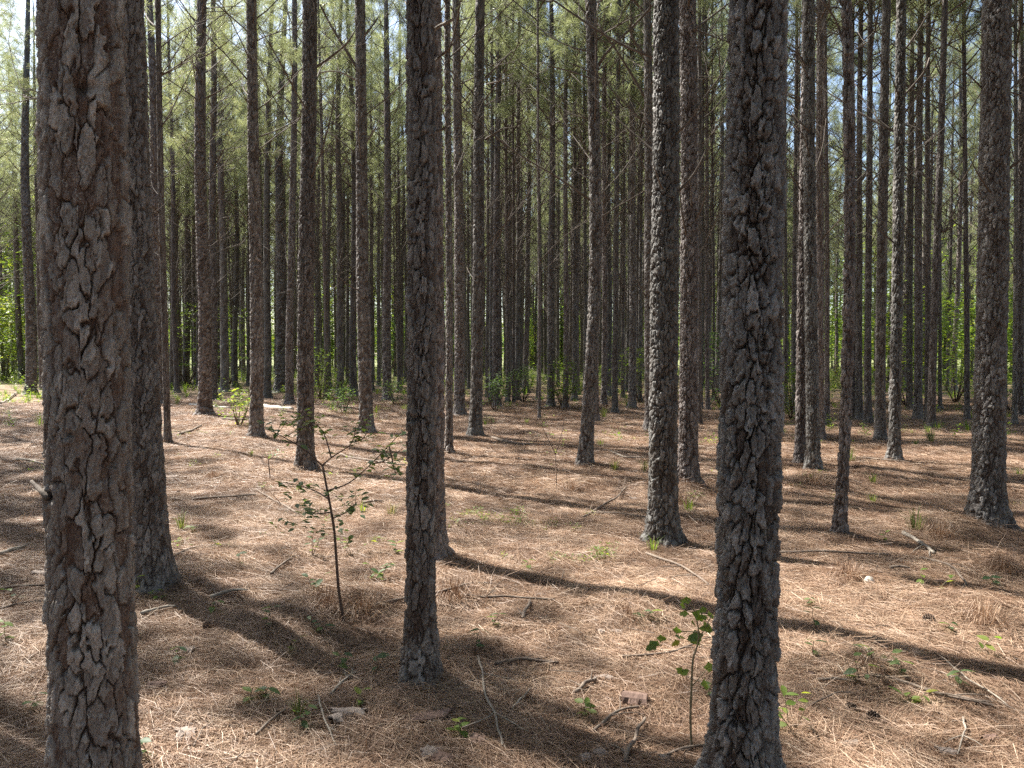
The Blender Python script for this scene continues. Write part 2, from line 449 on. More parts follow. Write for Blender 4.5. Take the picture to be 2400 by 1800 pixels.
# needle heaps round feet and hummocks in the straw
for px, py, h, r in ((2215, 1238, .09, .42), (1585, 1160, .10, .34), (830, 1420, .07, .28), (1060, 1400, .06, .26), (690, 1470, .06, .3),
                     (1330, 1142, .06, .28), (2330, 1330, .08, .3), (2280, 1450, .09, .42), (1990, 1375, .06, .26), (1900, 1130, .07, .4),
                     (520, 1120, .06, .5), (100, 1060, .08, .7), (160, 990, .1, 1.2), (2020, 1580, .05, .2), (1480, 1440, .05, .25), (985, 1590, .04, .35)):
    p = at(px, py)
    MOUNDS.append((p[0], p[1], h, r))

for t_ in TREES[:24]:
    if 1000 < t_[2] < 1900:
        p = at(t_[1], t_[2]); MOUNDS.append((p[0], p[1], .035, .30))
# ------------------------------------------------------------------ ground
def axis_coords(*segs):
    out = [segs[0][0]]
    for a, b, st in segs:
        n = max(1, int(round((b - a) / st)))
        out += list(a + (b - a) * (np.arange(n) + 1) / n)
    return np.array(out)
gx = axis_coords((-700, -120, 60), (-120, -30, 6), (-30, -9, .6), (-9, 9, .085), (9, 30, .6), (30, 120, 6), (120, 700, 60))
gy = axis_coords((-60, -6, 3), (-6, 1.5, .5), (1.5, 9, .075), (9, 18, .16), (18, 45, .6), (45, 120, 5), (120, 1400, 80))
GX, GY = np.meshgrid(gx, gy)
GZ = gz(GX, GY)
nxg, nyg = len(gx), len(gy)
ii = (np.arange(nyg - 1)[:, None] * nxg + np.arange(nxg - 1)[None, :])
gq = np.stack([ii, ii + 1, ii + nxg + 1, ii + nxg], -1).reshape(-1, 4)
ground = link('ground', mesh_arrays('ground', np.stack([GX, GY, GZ], -1).reshape(-1, 3), gq, [GROUND]))
tag(ground, 'forest floor carpeted with reddish brown pine straw in sun and shade', None, None, 'structure')

# ------------------------------------------------------------------ trunks as bark relief
def trunk_surface(axis, rfun, zs, nu, seed, cu, cv, amp, front=0.0, knots=(), detail=True, warp=.30, ufurrow=.20):
    """A bark-covered trunk as a displaced grid: verts, quads, per-vertex attributes, cell key per vertex, column count."""
    s = np.arange(nu) / nu * 2 * math.pi
    th = -math.pi / 2 + s - front * np.sin(s)
    TH, Z = np.meshgrid(th, zs)
    r0 = rfun(zs)[:, None] + 0 * TH
    rb = float(rfun(np.array([1.3]))[0])
    circ = 2 * math.pi * rb
    ct, st = np.cos(TH), np.sin(TH)
    ax, ay = axis(zs)
    nx_, ny_ = ct * rb, st * rb
    w1 = vnoise3(nx_ / (cu * 1.5), ny_ / (cu * 1.5), Z / (cv * .8), seed + 20)
    w2 = vnoise3(nx_ / (cu * 1.5) + 9, ny_ / (cu * 1.5), Z / (cv * .8), seed + 21)
    w3 = vnoise3(nx_ / (cu * .35), ny_ / (cu * .35), Z / (cv * .22), seed + 22)
    w6 = vnoise3(nx_ / (cu * .13), ny_ / (cu * .13), Z / (cv * .08), seed + 25)
    n = max(4, int(round(circ / cu)))
    A = (TH + math.pi) / (2 * math.pi)
    U = A * n + warp * w1 + .20 * w3 + .07 * w6
    V = Z / cv + warp * w2 + .16 * w3 + .06 * w6 + .5 * np.mod(np.floor(A * n), 2)
    f1, f2, key, ou, ov = voro(U, V, n, seed)
    rk = uhash(key, seed=seed + 5); rk2 = uhash(key, seed=seed + 6)
    gap = np.clip(.85 + .75 * vnoise3(nx_ / (cu * 1.1), ny_ / (cu * 1.1), Z / (cv * .9), seed + 26), .35, 1)   # furrows close up here and there
    edge = 1 - (1 - sstep(.0, ufurrow, f2 - f1 + .03 * w3)) * gap
    lost = rk < .18                                  # scales that have dropped off
    lev = np.where(lost, .28, .58 + .42 * rk2)
    hgt = edge * lev
    sink = -.8 * (1 - edge)
    tl, tr_ = (uhash(key, seed=seed + 7) - .3) * .8, (uhash(key, seed=seed + 8) - .5) * .5
    disp = hgt + sink - edge * (tl * ov + tr_ * ou) * .55
    col = np.where(lost, .10, rk)
    if detail:
        for kk_, (mu, mv, am, sd) in enumerate(((1.7, 1.5, .42, 40), (3.1, 3.4, .26, 50), (5.2, 7.5, .14, 60))):
            n2 = int(round(n * mu))
            U2 = A * n2 + .35 * w2 + .30 * w3 * mu / 2 + .10 * w6 * mu
            V2 = Z / cv * mv + .35 * w1 + .25 * w3 * mv / 2 + .08 * w6 * mv
            g1, g2, k2, _, o2 = voro(U2, V2, n2, seed + sd)
            r2 = uhash(k2, seed=seed + sd + 1)
            lip = sstep(.0, .05 + .03 * kk_, g2 - g1)
            disp = disp + edge * am * (1.25 * (r2 - .45) - .6 * (1 - lip) - (r2 > .6) * .5 * o2)
            col = np.clip(col * .68 + r2 * .32, 0, 1) if kk_ < 2 else col
            hgt = np.clip(hgt + edge * am * .6 * (r2 - .5), 0, 1)
        w4 = vnoise3(nx_ / .0045, ny_ / .0045, Z / .010, seed + 23)
        w5 = vnoise3(nx_ / .010, ny_ / .010, Z / .04, seed + 24)
        disp = disp + edge * (.07 * w4 + .09 * w5) + .05 * w4
        col = np.clip((col - .5) * 1.5 + .5, 0, 1)
    else:
        disp = disp + .16 * w3
    knot = np.zeros_like(disp)
    for kt, kz, kr, kd in knots:
        du = np.angle(np.exp(1j * (TH - kt))) * rb
        dist = np.sqrt((du / kr) ** 2 + ((Z - kz) / (kr * .9)) ** 2) * (1 + .30 * w1 + .30 * w3 + .1 * w6)
        disp = disp + kd * (.55 * np.exp(-(dist - 1.3) ** 2 * 3) - 1.3 * np.exp(-dist ** 2 * 2.4))
        knot = np.maximum(knot, np.exp(-(dist + .3 * np.clip(Z - kz, 0, None) / kr) ** 2 * 2.0))
    lump = .05 * vnoise3(ct * 1.2, st * 1.2, Z * .9, seed + 30) + .03 * vnoise3(ct * 2.2, st * 2.2, Z * 3, seed + 31)
    root = 1 + .22 * np.exp(-np.clip(Z, 0, None) / .10) * (.5 + .5 * np.cos(TH * 4 + seed))
    R = r0 * (1 + lump) * root + amp * (disp - .85)
    X = ax[:, None] + R * ct; Y = ay[:, None] + R * st
    nz = len(zs)
    i = np.arange(nz - 1)[:, None] * nu; j = np.arange(nu)[None, :]; j2 = (j + 1) % nu
    q = np.stack([i + j, i + j2, i + nu + j2, i + nu + j], -1).reshape(-1, 4)
    return (np.stack([X, Y, Z], -1).reshape(-1, 3), q, {'rnd': col.ravel(), 'hgt': hgt.ravel(), 'knot': knot.ravel()}, key.ravel())

def taper(rb, H, flare=.5, fl=.17):
    def f(z):
        z = np.asarray(z, float)
        body = rb * np.clip(1.06 - .62 * (np.clip(z, 0, H) / H) - .36 * (np.clip(z, 0, H) / H) ** 4, .03, 2)
        return body * (1 + flare * np.exp(-np.clip(z, -.3, None) / fl))
    return f

def zgrid(*segs):
    return axis_coords(*segs)

# ---- dead branch meshes
def curve_pts(p0, d0, L, n, bend, wob, rng):
    p = np.array(p0, float); d = np.array(d0, float); d /= np.linalg.norm(d)
    out = [p.copy()]
    for i in range(n - 1):
        d = d + np.array(bend) / (n - 1) + rng.normal(0, wob, 3)
        d /= np.linalg.norm(d)
        p = p + d * L / (n - 1)
        out.append(p.copy())
    return np.array(out)

def dead_branch(mb, rng, p0, az, el, L, r, sides=4, twigs=4, seg=7, mat=0):
    d = np.array([math.cos(az) * math.cos(el), math.sin(az) * math.cos(el), math.sin(el)])
    bend = (rng.normal(0, .25), rng.normal(0, .25), rng.choice([1.0, .6, .2, -.7], p=[.35, .25, .2, .2]))
    P = curve_pts(p0, d, L, seg, bend, .05, rng)
    rr = np.linspace(r, r * .3, len(P))
    rn = rng.uniform()
    mb.tube(P, rr, sides, rn, mat, .12)
    for _ in range(twigs):
        i = int(rng.integers(2, len(P) - 1)) if len(P) > 3 else 1
        a2 = az + rng.choice([-1, 1]) * rng.uniform(.35, 1.0)
        e2 = el + rng.uniform(-.2, .5)
        d2 = np.array([math.cos(a2) * math.cos(e2), math.sin(a2) * math.cos(e2), math.sin(e2)])
        l2 = L * rng.uniform(.2, .55)
        Q = curve_pts(P[i], d2, l2, 5, (0, 0, rng.uniform(-.2, .5)), .10, rng)
        mb.tube(Q, np.linspace(rr[i] * .55, .0016, 5), 3, rn, mat)
        for _k in range(int(rng.integers(0, 3))):
            j = int(rng.integers(1, 4))
            d3 = d2 + rng.normal(0, .6, 3); d3 /= np.linalg.norm(d3)
            W = curve_pts(Q[j], d3, l2 * rng.uniform(.25, .5), 4, (0, 0, .2), .12, rng)
            mb.tube(W, np.linspace(rr[i] * .3, .0014, 4), 3, rn, mat)

rngb = np.random.default_rng(77)
BRANCHES = []
for i in range(16):
    mb = MB()
    if i < 5:
        L = rngb.uniform(.12, .45); dead_branch(mb, rngb, (0, 0, 0), 0, rngb.uniform(.1, .8), L + .12, .013, 5, 0, 5)
    else:
        L = rngb.uniform(.9, 2.3); dead_branch(mb, rngb, (0, 0, 0), 0, rngb.uniform(.35, .95), L, .006 + .0032 * L, 5, int(rngb.integers(4, 9)), 9)
    BRANCHES.append(mb.build_mesh('branch', [TWIG]))

# ---- live crowns: limbs with tufts of long needles
def tufts(mb, C, D, rng, per, ln=(.15, .23), wd=.0065, spread=.65, mat=1, brown=.06):
    C = np.repeat(np.asarray(C), per, 0); D = np.repeat(np.asarray(D), per, 0)
    n = len(C)
    d = D * .75 + rng.normal(0, spread, (n, 3)); d /= np.linalg.norm(d, axis=1)[:, None]
    L = rng.uniform(*ln, n)[:, None]
    side = np.cross(d, rng.normal(0, 1, (n, 3))); side /= np.linalg.norm(side, axis=1)[:, None]
    base = C - D * rng.uniform(0, .10, (n, 1))
    tip = base + d * L + np.array([0, 0, -.03])
    mid = base + d * L * .5
    w = wd
    V = np.stack([base - side * w * .35, mid - side * w * .5, tip, mid + side * w * .5], 1).reshape(-1, 3)
    q = np.arange(n)[:, None] * 4 + np.array([0, 1, 2, 3])
    rv = rng.uniform(0, .9, n); rv[rng.uniform(size=n) < brown] = 1.0
    mb.add(V, None, q, np.repeat(rv, 4), mat)

def crown_mesh(name, rng, zb, zt, n_br, per, wd, span=1.9, bsides=3):
    mb = MB()
    C, D = [], []
    for i in range(n_br):
        t = ((i + rng.uniform()) / n_br) ** .85
        z = zb + (zt - zb) * t
        L = span * (1 - t) ** .6 * rng.uniform(.6, 1.15) + .3
        az = i * 2.4 + rng.uniform(-.4, .4)
        el = rng.uniform(.25, .75) + .35 * t
        d = np.array([math.cos(az) * math.cos(el), math.sin(az) * math.cos(el), math.sin(el)])
        P = curve_pts((0, 0, z), d, L, 6, (0, 0, rng.uniform(-.1, .6)), .07, rng)
        mb.tube(P, np.linspace(.02 * (1.2 - t), .004, 6), bsides, .5, 0)
        for _ in range(int(rng.integers(2, 5)) if L > .9 else 2):
            k = int(rng.integers(3, 6))
            dd = d + rng.normal(0, .55, 3) + np.array([0, 0, .3]); dd /= np.linalg.norm(dd)
            l2 = rng.uniform(.25, .7) * min(L, 1.6) * .6
            Q = P[k] + dd * l2
            mb.tube(np.array([P[k], P[k] + dd * l2 * .5 + rng.normal(0, .02, 3), Q]), [.006, .0045, .003], 3, .5, 0)
            for _m in range(int(rng.integers(4, 9))):          # a tight spray of tufts round the end of each twig
                d3 = dd + rng.normal(0, .55, 3); d3 /= np.linalg.norm(d3)
                C.append(Q + d3 * rng.uniform(.02, .36)); D.append(d3)
        C.append(P[-1]); D.append(P[-1] - P[-2])
    C = np.array(C); D = np.array(D); D /= np.linalg.norm(D, axis=1)[:, None]
    tufts(mb, C, D, rng, per, (.16, .26), wd)
    return mb.build_mesh(name, [TWIG, NEEDLE], smooth=False)

rngc = np.random.default_rng(31)
CROWNS = [crown_mesh('crown', rngc, zb, zt, nb, 26, .0062) for zb, zt, nb in ((7.8, 17.5, 56), (8.6, 18.2, 54), (8.1, 17.8, 58), (9.2, 18.6, 52), (7.4, 17.0, 56), (8.4, 18.4, 56))]
CROWNS_LOW = [crown_mesh('crown', rngc, zb, zt, nb, 26, .0085, sp) for zb, zt, nb, sp in ((4.0, 12.5, 40, 2.0), (2.4, 10.0, 40, 2.1), (5.0, 13.5, 38, 2.0))]

# ---- shared trunks for the middle distance and beyond
def wander(seed, amp):
    r = np.random.default_rng(seed)
    a, b, c, d = r.uniform(-1, 1, 4)
    def axis(z):
        z = np.asarray(z, float); t = np.clip(z, 0, 20)
        g = np.clip(t / 3, 0, 1)
        return (amp * g * (a * np.sin(t / 3.1 + c * 3) + .4 * b * np.sin(t / 1.3 + d)) - amp * g * 0,
                amp * g * (b * np.sin(t / 3.7 + d * 3) + .4 * a * np.sin(t / 1.5 + c)))
    return axis
RB0 = .115
rngb = np.random.default_rng(78)
MID_AXES = [wander(100 + i, .07) for i in range(5)]
MID = []
for i in range(5):
    zs = zgrid((-.15, 7.5, .021), (7.5, 12, .05), (12, 18.6, .3))
    v, q, a, _ = trunk_surface(MID_AXES[i], taper(RB0, 18.8), zs, 52, 200 + i * 60, .055, .105, .017, 0.0, [(rngb.uniform(0, 6.28), z_, .026, 1.1) for z_ in np.arange(.9, 8, .34) + rngb.uniform(-.12, .12, 21)], detail=False, ufurrow=.26)
    MID.append(mesh_arrays('trunk', v, q, [BARK], True, a))
FAR_AXES = [wander(130 + i, .10) for i in range(6)]
FAR = []
for i in range(6):
    zs = zgrid((-.15, 11, .09), (11, 18.6, .5))
    v, q, a, _ = trunk_surface(FAR_AXES[i], taper(RB0, 18.8), zs, 16, 700 + i * 60, .09, .17, .014, detail=False, ufurrow=.3)
    FAR.append(mesh_arrays('trunk', v, q, [BARK_FAR], True, a))
# joined tangles of dead twigs for trees too far off to show single branches
TANGLES = []
for i in range(5):
    mb = MB()
    for kk in range(64):
        z = 2.8 + 8.0 * rngb.uniform() ** .75
        dead_branch(mb, rngb, (0, 0, z), rngb.uniform(0, 6.28), rngb.uniform(.3, 1.1), rngb.uniform(.5, 2.5), .0135, 3, int(rngb.integers(1, 4)), 5)
    TANGLES.append(mb.build_mesh('dead_branch_tangle', [TWIG]))

# ------------------------------------------------------------------ build the listed trees
rngt = np.random.default_rng(8)
TREE_POS = []
LANDMARK = {}
def put_branches(root, axis, rfun, z0, z1, n, rng, scale=1.0, H=18.6):
    for _ in range(n):
        z = z0 + (z1 - z0) * rng.uniform() ** .8
        low = z < 3.2
        me = BRANCHES[int(rng.integers(0, 5))] if (low or rng.uniform() < .22) else BRANCHES[int(rng.integers(5, 16))]
        ax, ay = axis(np.array([z]))
        az = rng.uniform(0, 2 * math.pi)
        r = float(rfun(np.array([z]))[0]) * .75
        s = rng.uniform(.7, 1.25) * (1 if me not in BRANCHES[:5] else .9)
        link('branch', me, root, (float(ax[0]) + r * math.cos(az), float(ay[0]) + r * math.sin(az), z), (rng.uniform(-.25, .25), rng.uniform(-.25, .2), az), s)

NEAR = {'near_left': dict(nu=330, front=.55, dz=.0036, cu=.045, cv=.125, amp=.0150, mat=BARK_BROWN, plates=220, uf=.13),
        'near_right': dict(nu=280, front=.55, dz=.0042, cu=.036, cv=.085, amp=.0185, mat=BARK_DARK, plates=240, uf=.20),
        'centre': dict(nu=170, front=.5, dz=.006, cu=.038, cv=.095, amp=.0140, mat=BARK_CENTRE, plates=220, uf=.17),
        'left_second': dict(nu=120, front=.4, dz=.0085, cu=.036, cv=.085, amp=.013, mat=BARK, plates=0, uf=.18)}
GROUP = 'tall pines of the planted stand'
ROOT_OF = {}
for idx, (key, bx, by, w, tx, label) in enumerate(TREES):
    base = at(bx, by)
    D = base[1]
    r = w * D / F_PX / 2 * D / math.hypot(base[0], D) / 1.02
    top = at_depth(tx, 0, D)
    TREE_POS.append((base[0], D))
    root = link('pine_tree', None, None, (base[0], D, base[2]))
    tag(root, label, 'pine tree', GROUP)
    ROOT_OF[key] = (root, base, D, r)
    ztop = top[2] - base[2]
    lean = (top[0] - base[0]) / ztop
    rfun = taper(r, 18.8)
    if D < 12.5:
        wa = wander(300 + idx, .035)
        zoff = wa(np.array([ztop]))[0][0]
        wig = {'bent_middle': .10, 'right_thin': .05}.get(key, 0)
        def axis(z, lean=lean, wa=wa, zoff=zoff, ztop=ztop, wig=wig):
            z = np.asarray(z, float)
            x, y = wa(z)
            zc = np.minimum(z, ztop * 1.3)
            return x - zoff * np.clip(z / ztop, 0, 1) + lean * zc + wig * np.sin(np.clip(z / ztop, 0, 1) * math.pi) * np.where(z < ztop, 1, 0), y
        prm = NEAR.get(key, dict(nu=124, front=.4, dz=.009, cu=.04, cv=.09, amp=.0165, mat=BARK, plates=0, uf=.20) if key in ('right_big', 'pair_front', 'pair_back') else dict(nu=84 if r > .1 else 60, front=.4, dz=.0125 if D < 9 else .016, cu=.042, cv=.095, amp=.0165, mat=BARK, plates=0, uf=.20))
        vis = min(ztop + .4, 12)
        zlo = max(-.15, H_CAM - (1800 - 833) / F_PX * D - base[2] - .35)
        segs = []
        if zlo > .05: segs.append((-.2, zlo, .03))
        else: zlo = -.2
        segs += [(zlo, vis, prm['dz']), (vis, 18.6, .25)]
        zs = zgrid(*segs)
        knots = []
        if key == 'near_left':
            knots = [(-math.pi / 2 + .55, at_depth(245, 232, D)[2] - base[2], .040, .8), (-math.pi / 2 - .5, at_depth(160, 1150, D)[2] - base[2], .022, .9),
                     (-math.pi / 2 + .1, at_depth(270, 1010, D)[2] - base[2], .02, .5)]
        elif key == 'near_right':
            knots = [(-math.pi / 2 - .05, at_depth(1755, 345, D)[2] - base[2], .022, .8), (-math.pi / 2, at_depth(1758, 510, D)[2] - base[2], .018, 1.0), (-math.pi / 2 + .9, at_depth(1825, 745, D)[2] - base[2], .016, 1.0)]
        elif key in ('right_big', 'pair_front', 'left_clump_bush', 'centre', 'pair_back', 'vee_front'):
            knots = [(-math.pi / 2 + rngt.uniform(-.9, .9), rngt.uniform(.6, 3.8), .016 + .004 * rngt.uniform(), .9) for _ in range(5)]
        v, q, a, cell = trunk_surface(axis, rfun, zs, prm['nu'], 900 + idx * 70, prm['cu'], prm['cv'], prm['amp'], prm['front'], knots, True, .30, prm['uf'])
        mats = [prm['mat']]
        if prm['plates']:
            # scales that can be told apart become pieces of their own under the trunk
            fc = cell[q[:, 0]]
            cen = v[q].mean(1)
            same = (cell[q] == fc[:, None]).all(1)
            ax_, ay_ = axis(cen[:, 2])
            out = np.stack([cen[:, 0] - ax_, cen[:, 1] - ay_], 1)
            toc = -np.stack([cen[:, 0] + base[0], cen[:, 1] + D], 1)
            face = (out * toc).sum(1) > .15 * np.linalg.norm(out, axis=1) * np.linalg.norm(toc, axis=1)
            zv = (cen[:, 2] > zlo) & (cen[:, 2] < vis)
            ok = same & face & zv & (a['hgt'][q].mean(1) > .10)
            ids, cnt = np.unique(fc[ok], return_counts=True)
            keep = ids[np.argsort(-cnt)][:prm['plates']]
            gone = np.zeros(len(q), bool)
            order = np.argsort(fc, kind='stable')
            fs = fc[order]
            trunk_q = None
            pieces = []
            for c_ in keep:
                lo, hi = np.searchsorted(fs, c_), np.searchsorted(fs, c_, side='right')
                f_ = order[lo:hi]; f_ = f_[ok[f_]]
                # keep the one connected patch of faces
                par = {}
                def root_(x_):
                    while par.setdefault(x_, x_) != x_: x_ = par[x_]
                    return x_
                for a4 in q[f_]:
                    r0_ = root_(int(a4[0]))
                    for b_ in a4[1:]: par[root_(int(b_))] = r0_
                rt = np.array([root_(int(a4[0])) for a4 in q[f_]])
                uu_, cc_ = np.unique(rt, return_counts=True)
                f_ = f_[rt == uu_[np.argmax(cc_)]]
                if len(f_) < 12: continue
                gone[f_] = True
                pieces.append(f_)
            trunk = link('trunk', mesh_arrays('trunk', v, q[~gone], mats, True, a), root)
            for f_ in pieces:
                u_, inv = np.unique(q[f_], return_inverse=True)
                link('bark_plate', mesh_arrays('bark_plate', v[u_], inv.reshape(-1, 4), mats, True, {k_: x_[u_] for k_, x_ in a.items()}), trunk)
        else:
            link('trunk', mesh_arrays('trunk', v, q, mats, True, a), root)
        if key not in ('near_left', 'near_right', 'centre', 'left_second'):
            put_branches(root, axis, rfun, max(2.4, ztop * .45), ztop + 2.5, int(rngt.integers(12, 20)), rngt)
        hh = 1.0
        cx_, cy_ = axis(np.array([13.0]))
        link('crown', CROWNS[idx % 6], root, (float(cx_[0]), float(cy_[0]), 0), (0, 0, rngt.uniform(0, 6.28)))
    else:
        k = idx % 5
        root.rotation_euler = (0, math.atan(lean), 0)
        s = r / RB0
        rz = rngt.uniform(0, 6.28)
        link('trunk', MID[k], root, None, (0, 0, rz), (s, s, 1))
        ca, sa = math.cos(rz), math.sin(rz)
        def axis(z, k=k, s=s, ca=ca, sa=sa):
            x, y = MID_AXES[k](z); x, y = x * s, y * s
            return x * ca - y * sa, x * sa + y * ca
        if r > .03:
            put_branches(root, axis, rfun, 2.6, min(10.5, ztop + 1.5), int(rngt.integers(24, 34)), rngt)
            link('crown', CROWNS[idx % 6], root, None, (0, 0, rngt.uniform(0, 6.28)), rngt.uniform(.92, 1.06))
        else:
            root.scale = (1, 1, .4)

SHORT = {'near_left': 'the flaking-bark pine', 'near_right': 'the crusted pine', 'centre': 'the straight pine', 'left_second': 'the dark scaly pine', 'pair_front': 'the stout pair pine',
         'pair_back': 'the straw-heaped pine', 'right_big': 'the flared pine', 'right_thin': 'the thin crooked pine', 'left_clump_bush': 'the pine behind the sapling', 'bent_middle': 'the gently bent pine',
         'vee_front': 'the V-footed pines', 'right_pair_front': 'the stick-footed pine', 'bush_right': 'the low-forked pine', 'lean_centre': 'the lit-edge leaning pine', 'left_far_pair': 'the pine before the log',
         'log_right': 'the log pine', 'thin_left': 'the slender pole pine', 'fork': 'the fan-branched pine', 'left_edge': 'the pine by the leafy edge'}
marks_ = sorted((t_[1], SHORT[t_[0]]) for t_ in TREES if t_[0] in SHORT)
gaps = {}
for i_, t_ in enumerate(TREES_FAR):
    k_ = sum(m_[0] < t_[0] for m_ in marks_)
    gaps.setdefault(k_, []).append((t_[0], i_))
slim_label = {}
ORD = ['first', 'second', 'third', 'fourth', 'fifth', 'sixth', 'seventh', 'eighth', 'ninth']
for k_, l_ in gaps.items():
    l_.sort()
    a_ = marks_[k_ - 1][1] if k_ else None
    b_ = marks_[k_][1] if k_ < len(marks_) else None
    for o_, (_x, i_) in enumerate(l_):
        wd_ = 'thin' if TREES_FAR[i_][2] < 11 else 'slim'
        if a_ and b_: slim_label[i_] = f'{wd_} pine, {ORD[o_]} past {a_} towards {b_}'
        else: slim_label[i_] = f'{wd_} far pine, {ORD[o_]} one beyond {a_ or b_}'
# limbs and stubs that the photograph shows singly: tree, pixels along the limb, width in pixels, colour
LIMBS = [('centre', [(1000, 84), (1030, 60), (1063, 45)], 10, 1), ('centre', [(1020, 142), (1046, 120), (1064, 100)], 6, 0), ('centre', [(1024, 306), (1040, 302), (1054, 296)], 6, 0),
         ('bush_right', [(842, 168), (800, 100), (772, 55), (750, 10)], 8, 0), ('bush_right', [(838, 190), (800, 168), (772, 165), (740, 173)], 4.5, 1), ('bush_right', [(848, 90), (870, 65), (886, 40)], 6, 0),
         ('bush_right', [(850, 345), (868, 320), (884, 292)], 5, 1), ('left_clump_bush', [(735, 162), (780, 130), (812, 105), (830, 76)], 6, 0),
         ('bent_middle', [(1396, 168), (1412, 130), (1452, 92), (1505, 42), (1545, -6)], 8, 0), ('bent_middle', [(1380, 182), (1350, 170), (1300, 158), (1282, 154)], 4, 0), ('bent_middle', [(1380, 168), (1356, 155), (1334, 148)], 4, 0),
         ('behind_pair', [(1516, 236), (1490, 190), (1450, 125), (1420, 82), (1398, 52)], 7, 0), ('behind_pair', [(1514, 132), (1494, 105), (1476, 80)], 5, 0), ('behind_pair', [(1515, 30), (1492, 10), (1478, -8)], 6, 0),
         ('right_thin', [(1984, 128), (1974, 90), (1958, 40), (1922, -4)], 7, 0), ('right_thin', [(1990, 126), (2010, 112), (2036, 97)], 5, 1), ('right_thin', [(1966, 460), (1990, 440), (2028, 406)], 5, 0),
         ('pair_back', [(1626, 70), (1660, 45), (1708, 8)], 7, 0), ('pair_back', [(1626, 262), (1660, 215), (1686, 185), (1702, 140)], 5, 0), ('pair_back', [(1622, 66), (1670, 85), (1706, 97)], 4, 0),
         ('right_pair_front', [(2120, 222), (2150, 190), (2170, 165), (2178, 136)], 6, 0), ('right_pair_front', [(2118, 120), (2150, 75), (2178, 26)], 4, 0), ('right_pair_front', [(2112, 560), (2118, 535), (2126, 518)], 5, 0),
         ('vee_front', [(1896, 306), (1876, 288), (1857, 266)], 6, 0), ('vee_front', [(1900, 180), (1870, 120), (1848, 98)], 5, 0), ('vee_front', [(1904, 5), (1880, -8), (1862, -20)], 6, 0),
         ('lean_centre', [(1136, 184), (1165, 155), (1200, 120)], 5, 0), ('lean_centre', [(1138, 326), (1160, 312), (1183, 297)], 5, 0), ('lean_centre', [(1128, 178), (1118, 172), (1113, 163)], 5, 0), ('lean_centre', [(1140, 198), (1172, 190), (1204, 172)], 4, 1),
         ('near_left', [(104, 232), (80, 231), (56, 227)], 7, 1), ('near_left', [(104, 226), (84, 214), (66, 206)], 3.5, 1), ('near_left', [(112, 1170), (92, 1146), (74, 1128)], 15, 0), ('near_left', [(172, 1162), (156, 1158), (148, 1146)], 13, 0),
         ('fork', [(2211, 545), (2185, 510), (2160, 470)], 4, 0), ('fork', [(2211, 545), (2200, 505), (2190, 470)], 4, 0), ('fork', [(2213, 545), (2240, 520), (2262, 495), (2274, 465)], 4, 0), ('fork', [(2213, 545), (2235, 500), (2250, 455)], 3.5, 0), ('fork', [(2212, 548), (2218, 510), (2220, 470)], 3, 0),
         ('right_big', [(2362, 215), (2390, 222), (2412, 232)], 4, 0), ('right_big', [(2300, 205), (2270, 175), (2236, 145)], 4, 0)]
rgm = np.random.default_rng(640)
for key, pl, w, pale in LIMBS:
    root, base, D, r = ROOT_OF[key]
    tot = len(pl)
    P = smooth_line([at_depth(px, py, D + .12 * math.sin(i * 1.3 + px)) - base for i, (px, py) in enumerate(pl)], 9)
    rr_ = w * D / F_PX / 2
    mb = MB(); mb.tube(P, np.linspace(rr_, rr_ * .55, 9), 6, rgm.uniform(), 0, .14)
    if tot > 2 and w < 9:
        for _ in range(3):
            i = int(rgm.integers(3, 8)); d = (P[i] - P[i - 1]); d /= np.linalg.norm(d); d = d + rgm.normal(0, .6, 3)
            mb.tube(curve_pts(P[i], d, rgm.uniform(.1, .5), 5, (0, 0, .3), .1, rgm), np.linspace(rr_ * .4, rr_ * .15, 5), 4, rgm.uniform())
    me = mb.build_mesh('branch', [STICK_PALE if pale else TWIG])
    o = link('branch', me)
    o.parent = root
    o.rotation_euler = tuple(-a for a in root.rotation_euler)

for idx, (bx, by, w, tx) in enumerate(TREES_FAR):
    base = at(bx, by); D = base[1]
    r = max(.05, w * D / F_PX / 2)
    top = at_depth(tx, 0, D)
    TREE_POS.append((base[0], D))
    root = link('pine_tree', None, None, base, (0, math.atan((top[0] - base[0]) / (top[2] - base[2])), 0))
    tag(root, slim_label[idx], 'pine tree', 'slim pines in the ranks further back')
    rz = rngt.uniform(0, 6.28); s = r / RB0; k = idx % 5
    link('trunk', MID[k] if D < 26 else FAR[idx % 6], root, None, (0, 0, rz), (s, s, 1))
    ax_far = (MID_AXES[k] if D < 26 else FAR_AXES[idx % 6])
    ca, sa = math.cos(rz), math.sin(rz)
    def axis(z, f=ax_far, s=s, ca=ca, sa=sa):
        x, y = f(z); x, y = x * s, y * s
        return x * ca - y * sa, x * sa + y * ca
    if D < 24:
        put_branches(root, axis, taper(r, 18.8), 2.6, 10.5, int(rngt.integers(22, 30)), rngt)
    else:
        tag(link('dead_branch_tangle', TANGLES[idx % 5], root, None, (0, 0, rngt.uniform(0, 6.28))), kind='stuff')
    link('crown', CROWNS[(idx + 2) % 6], root, None, (0, 0, rngt.uniform(0, 6.28)), rngt.uniform(.9, 1.06))

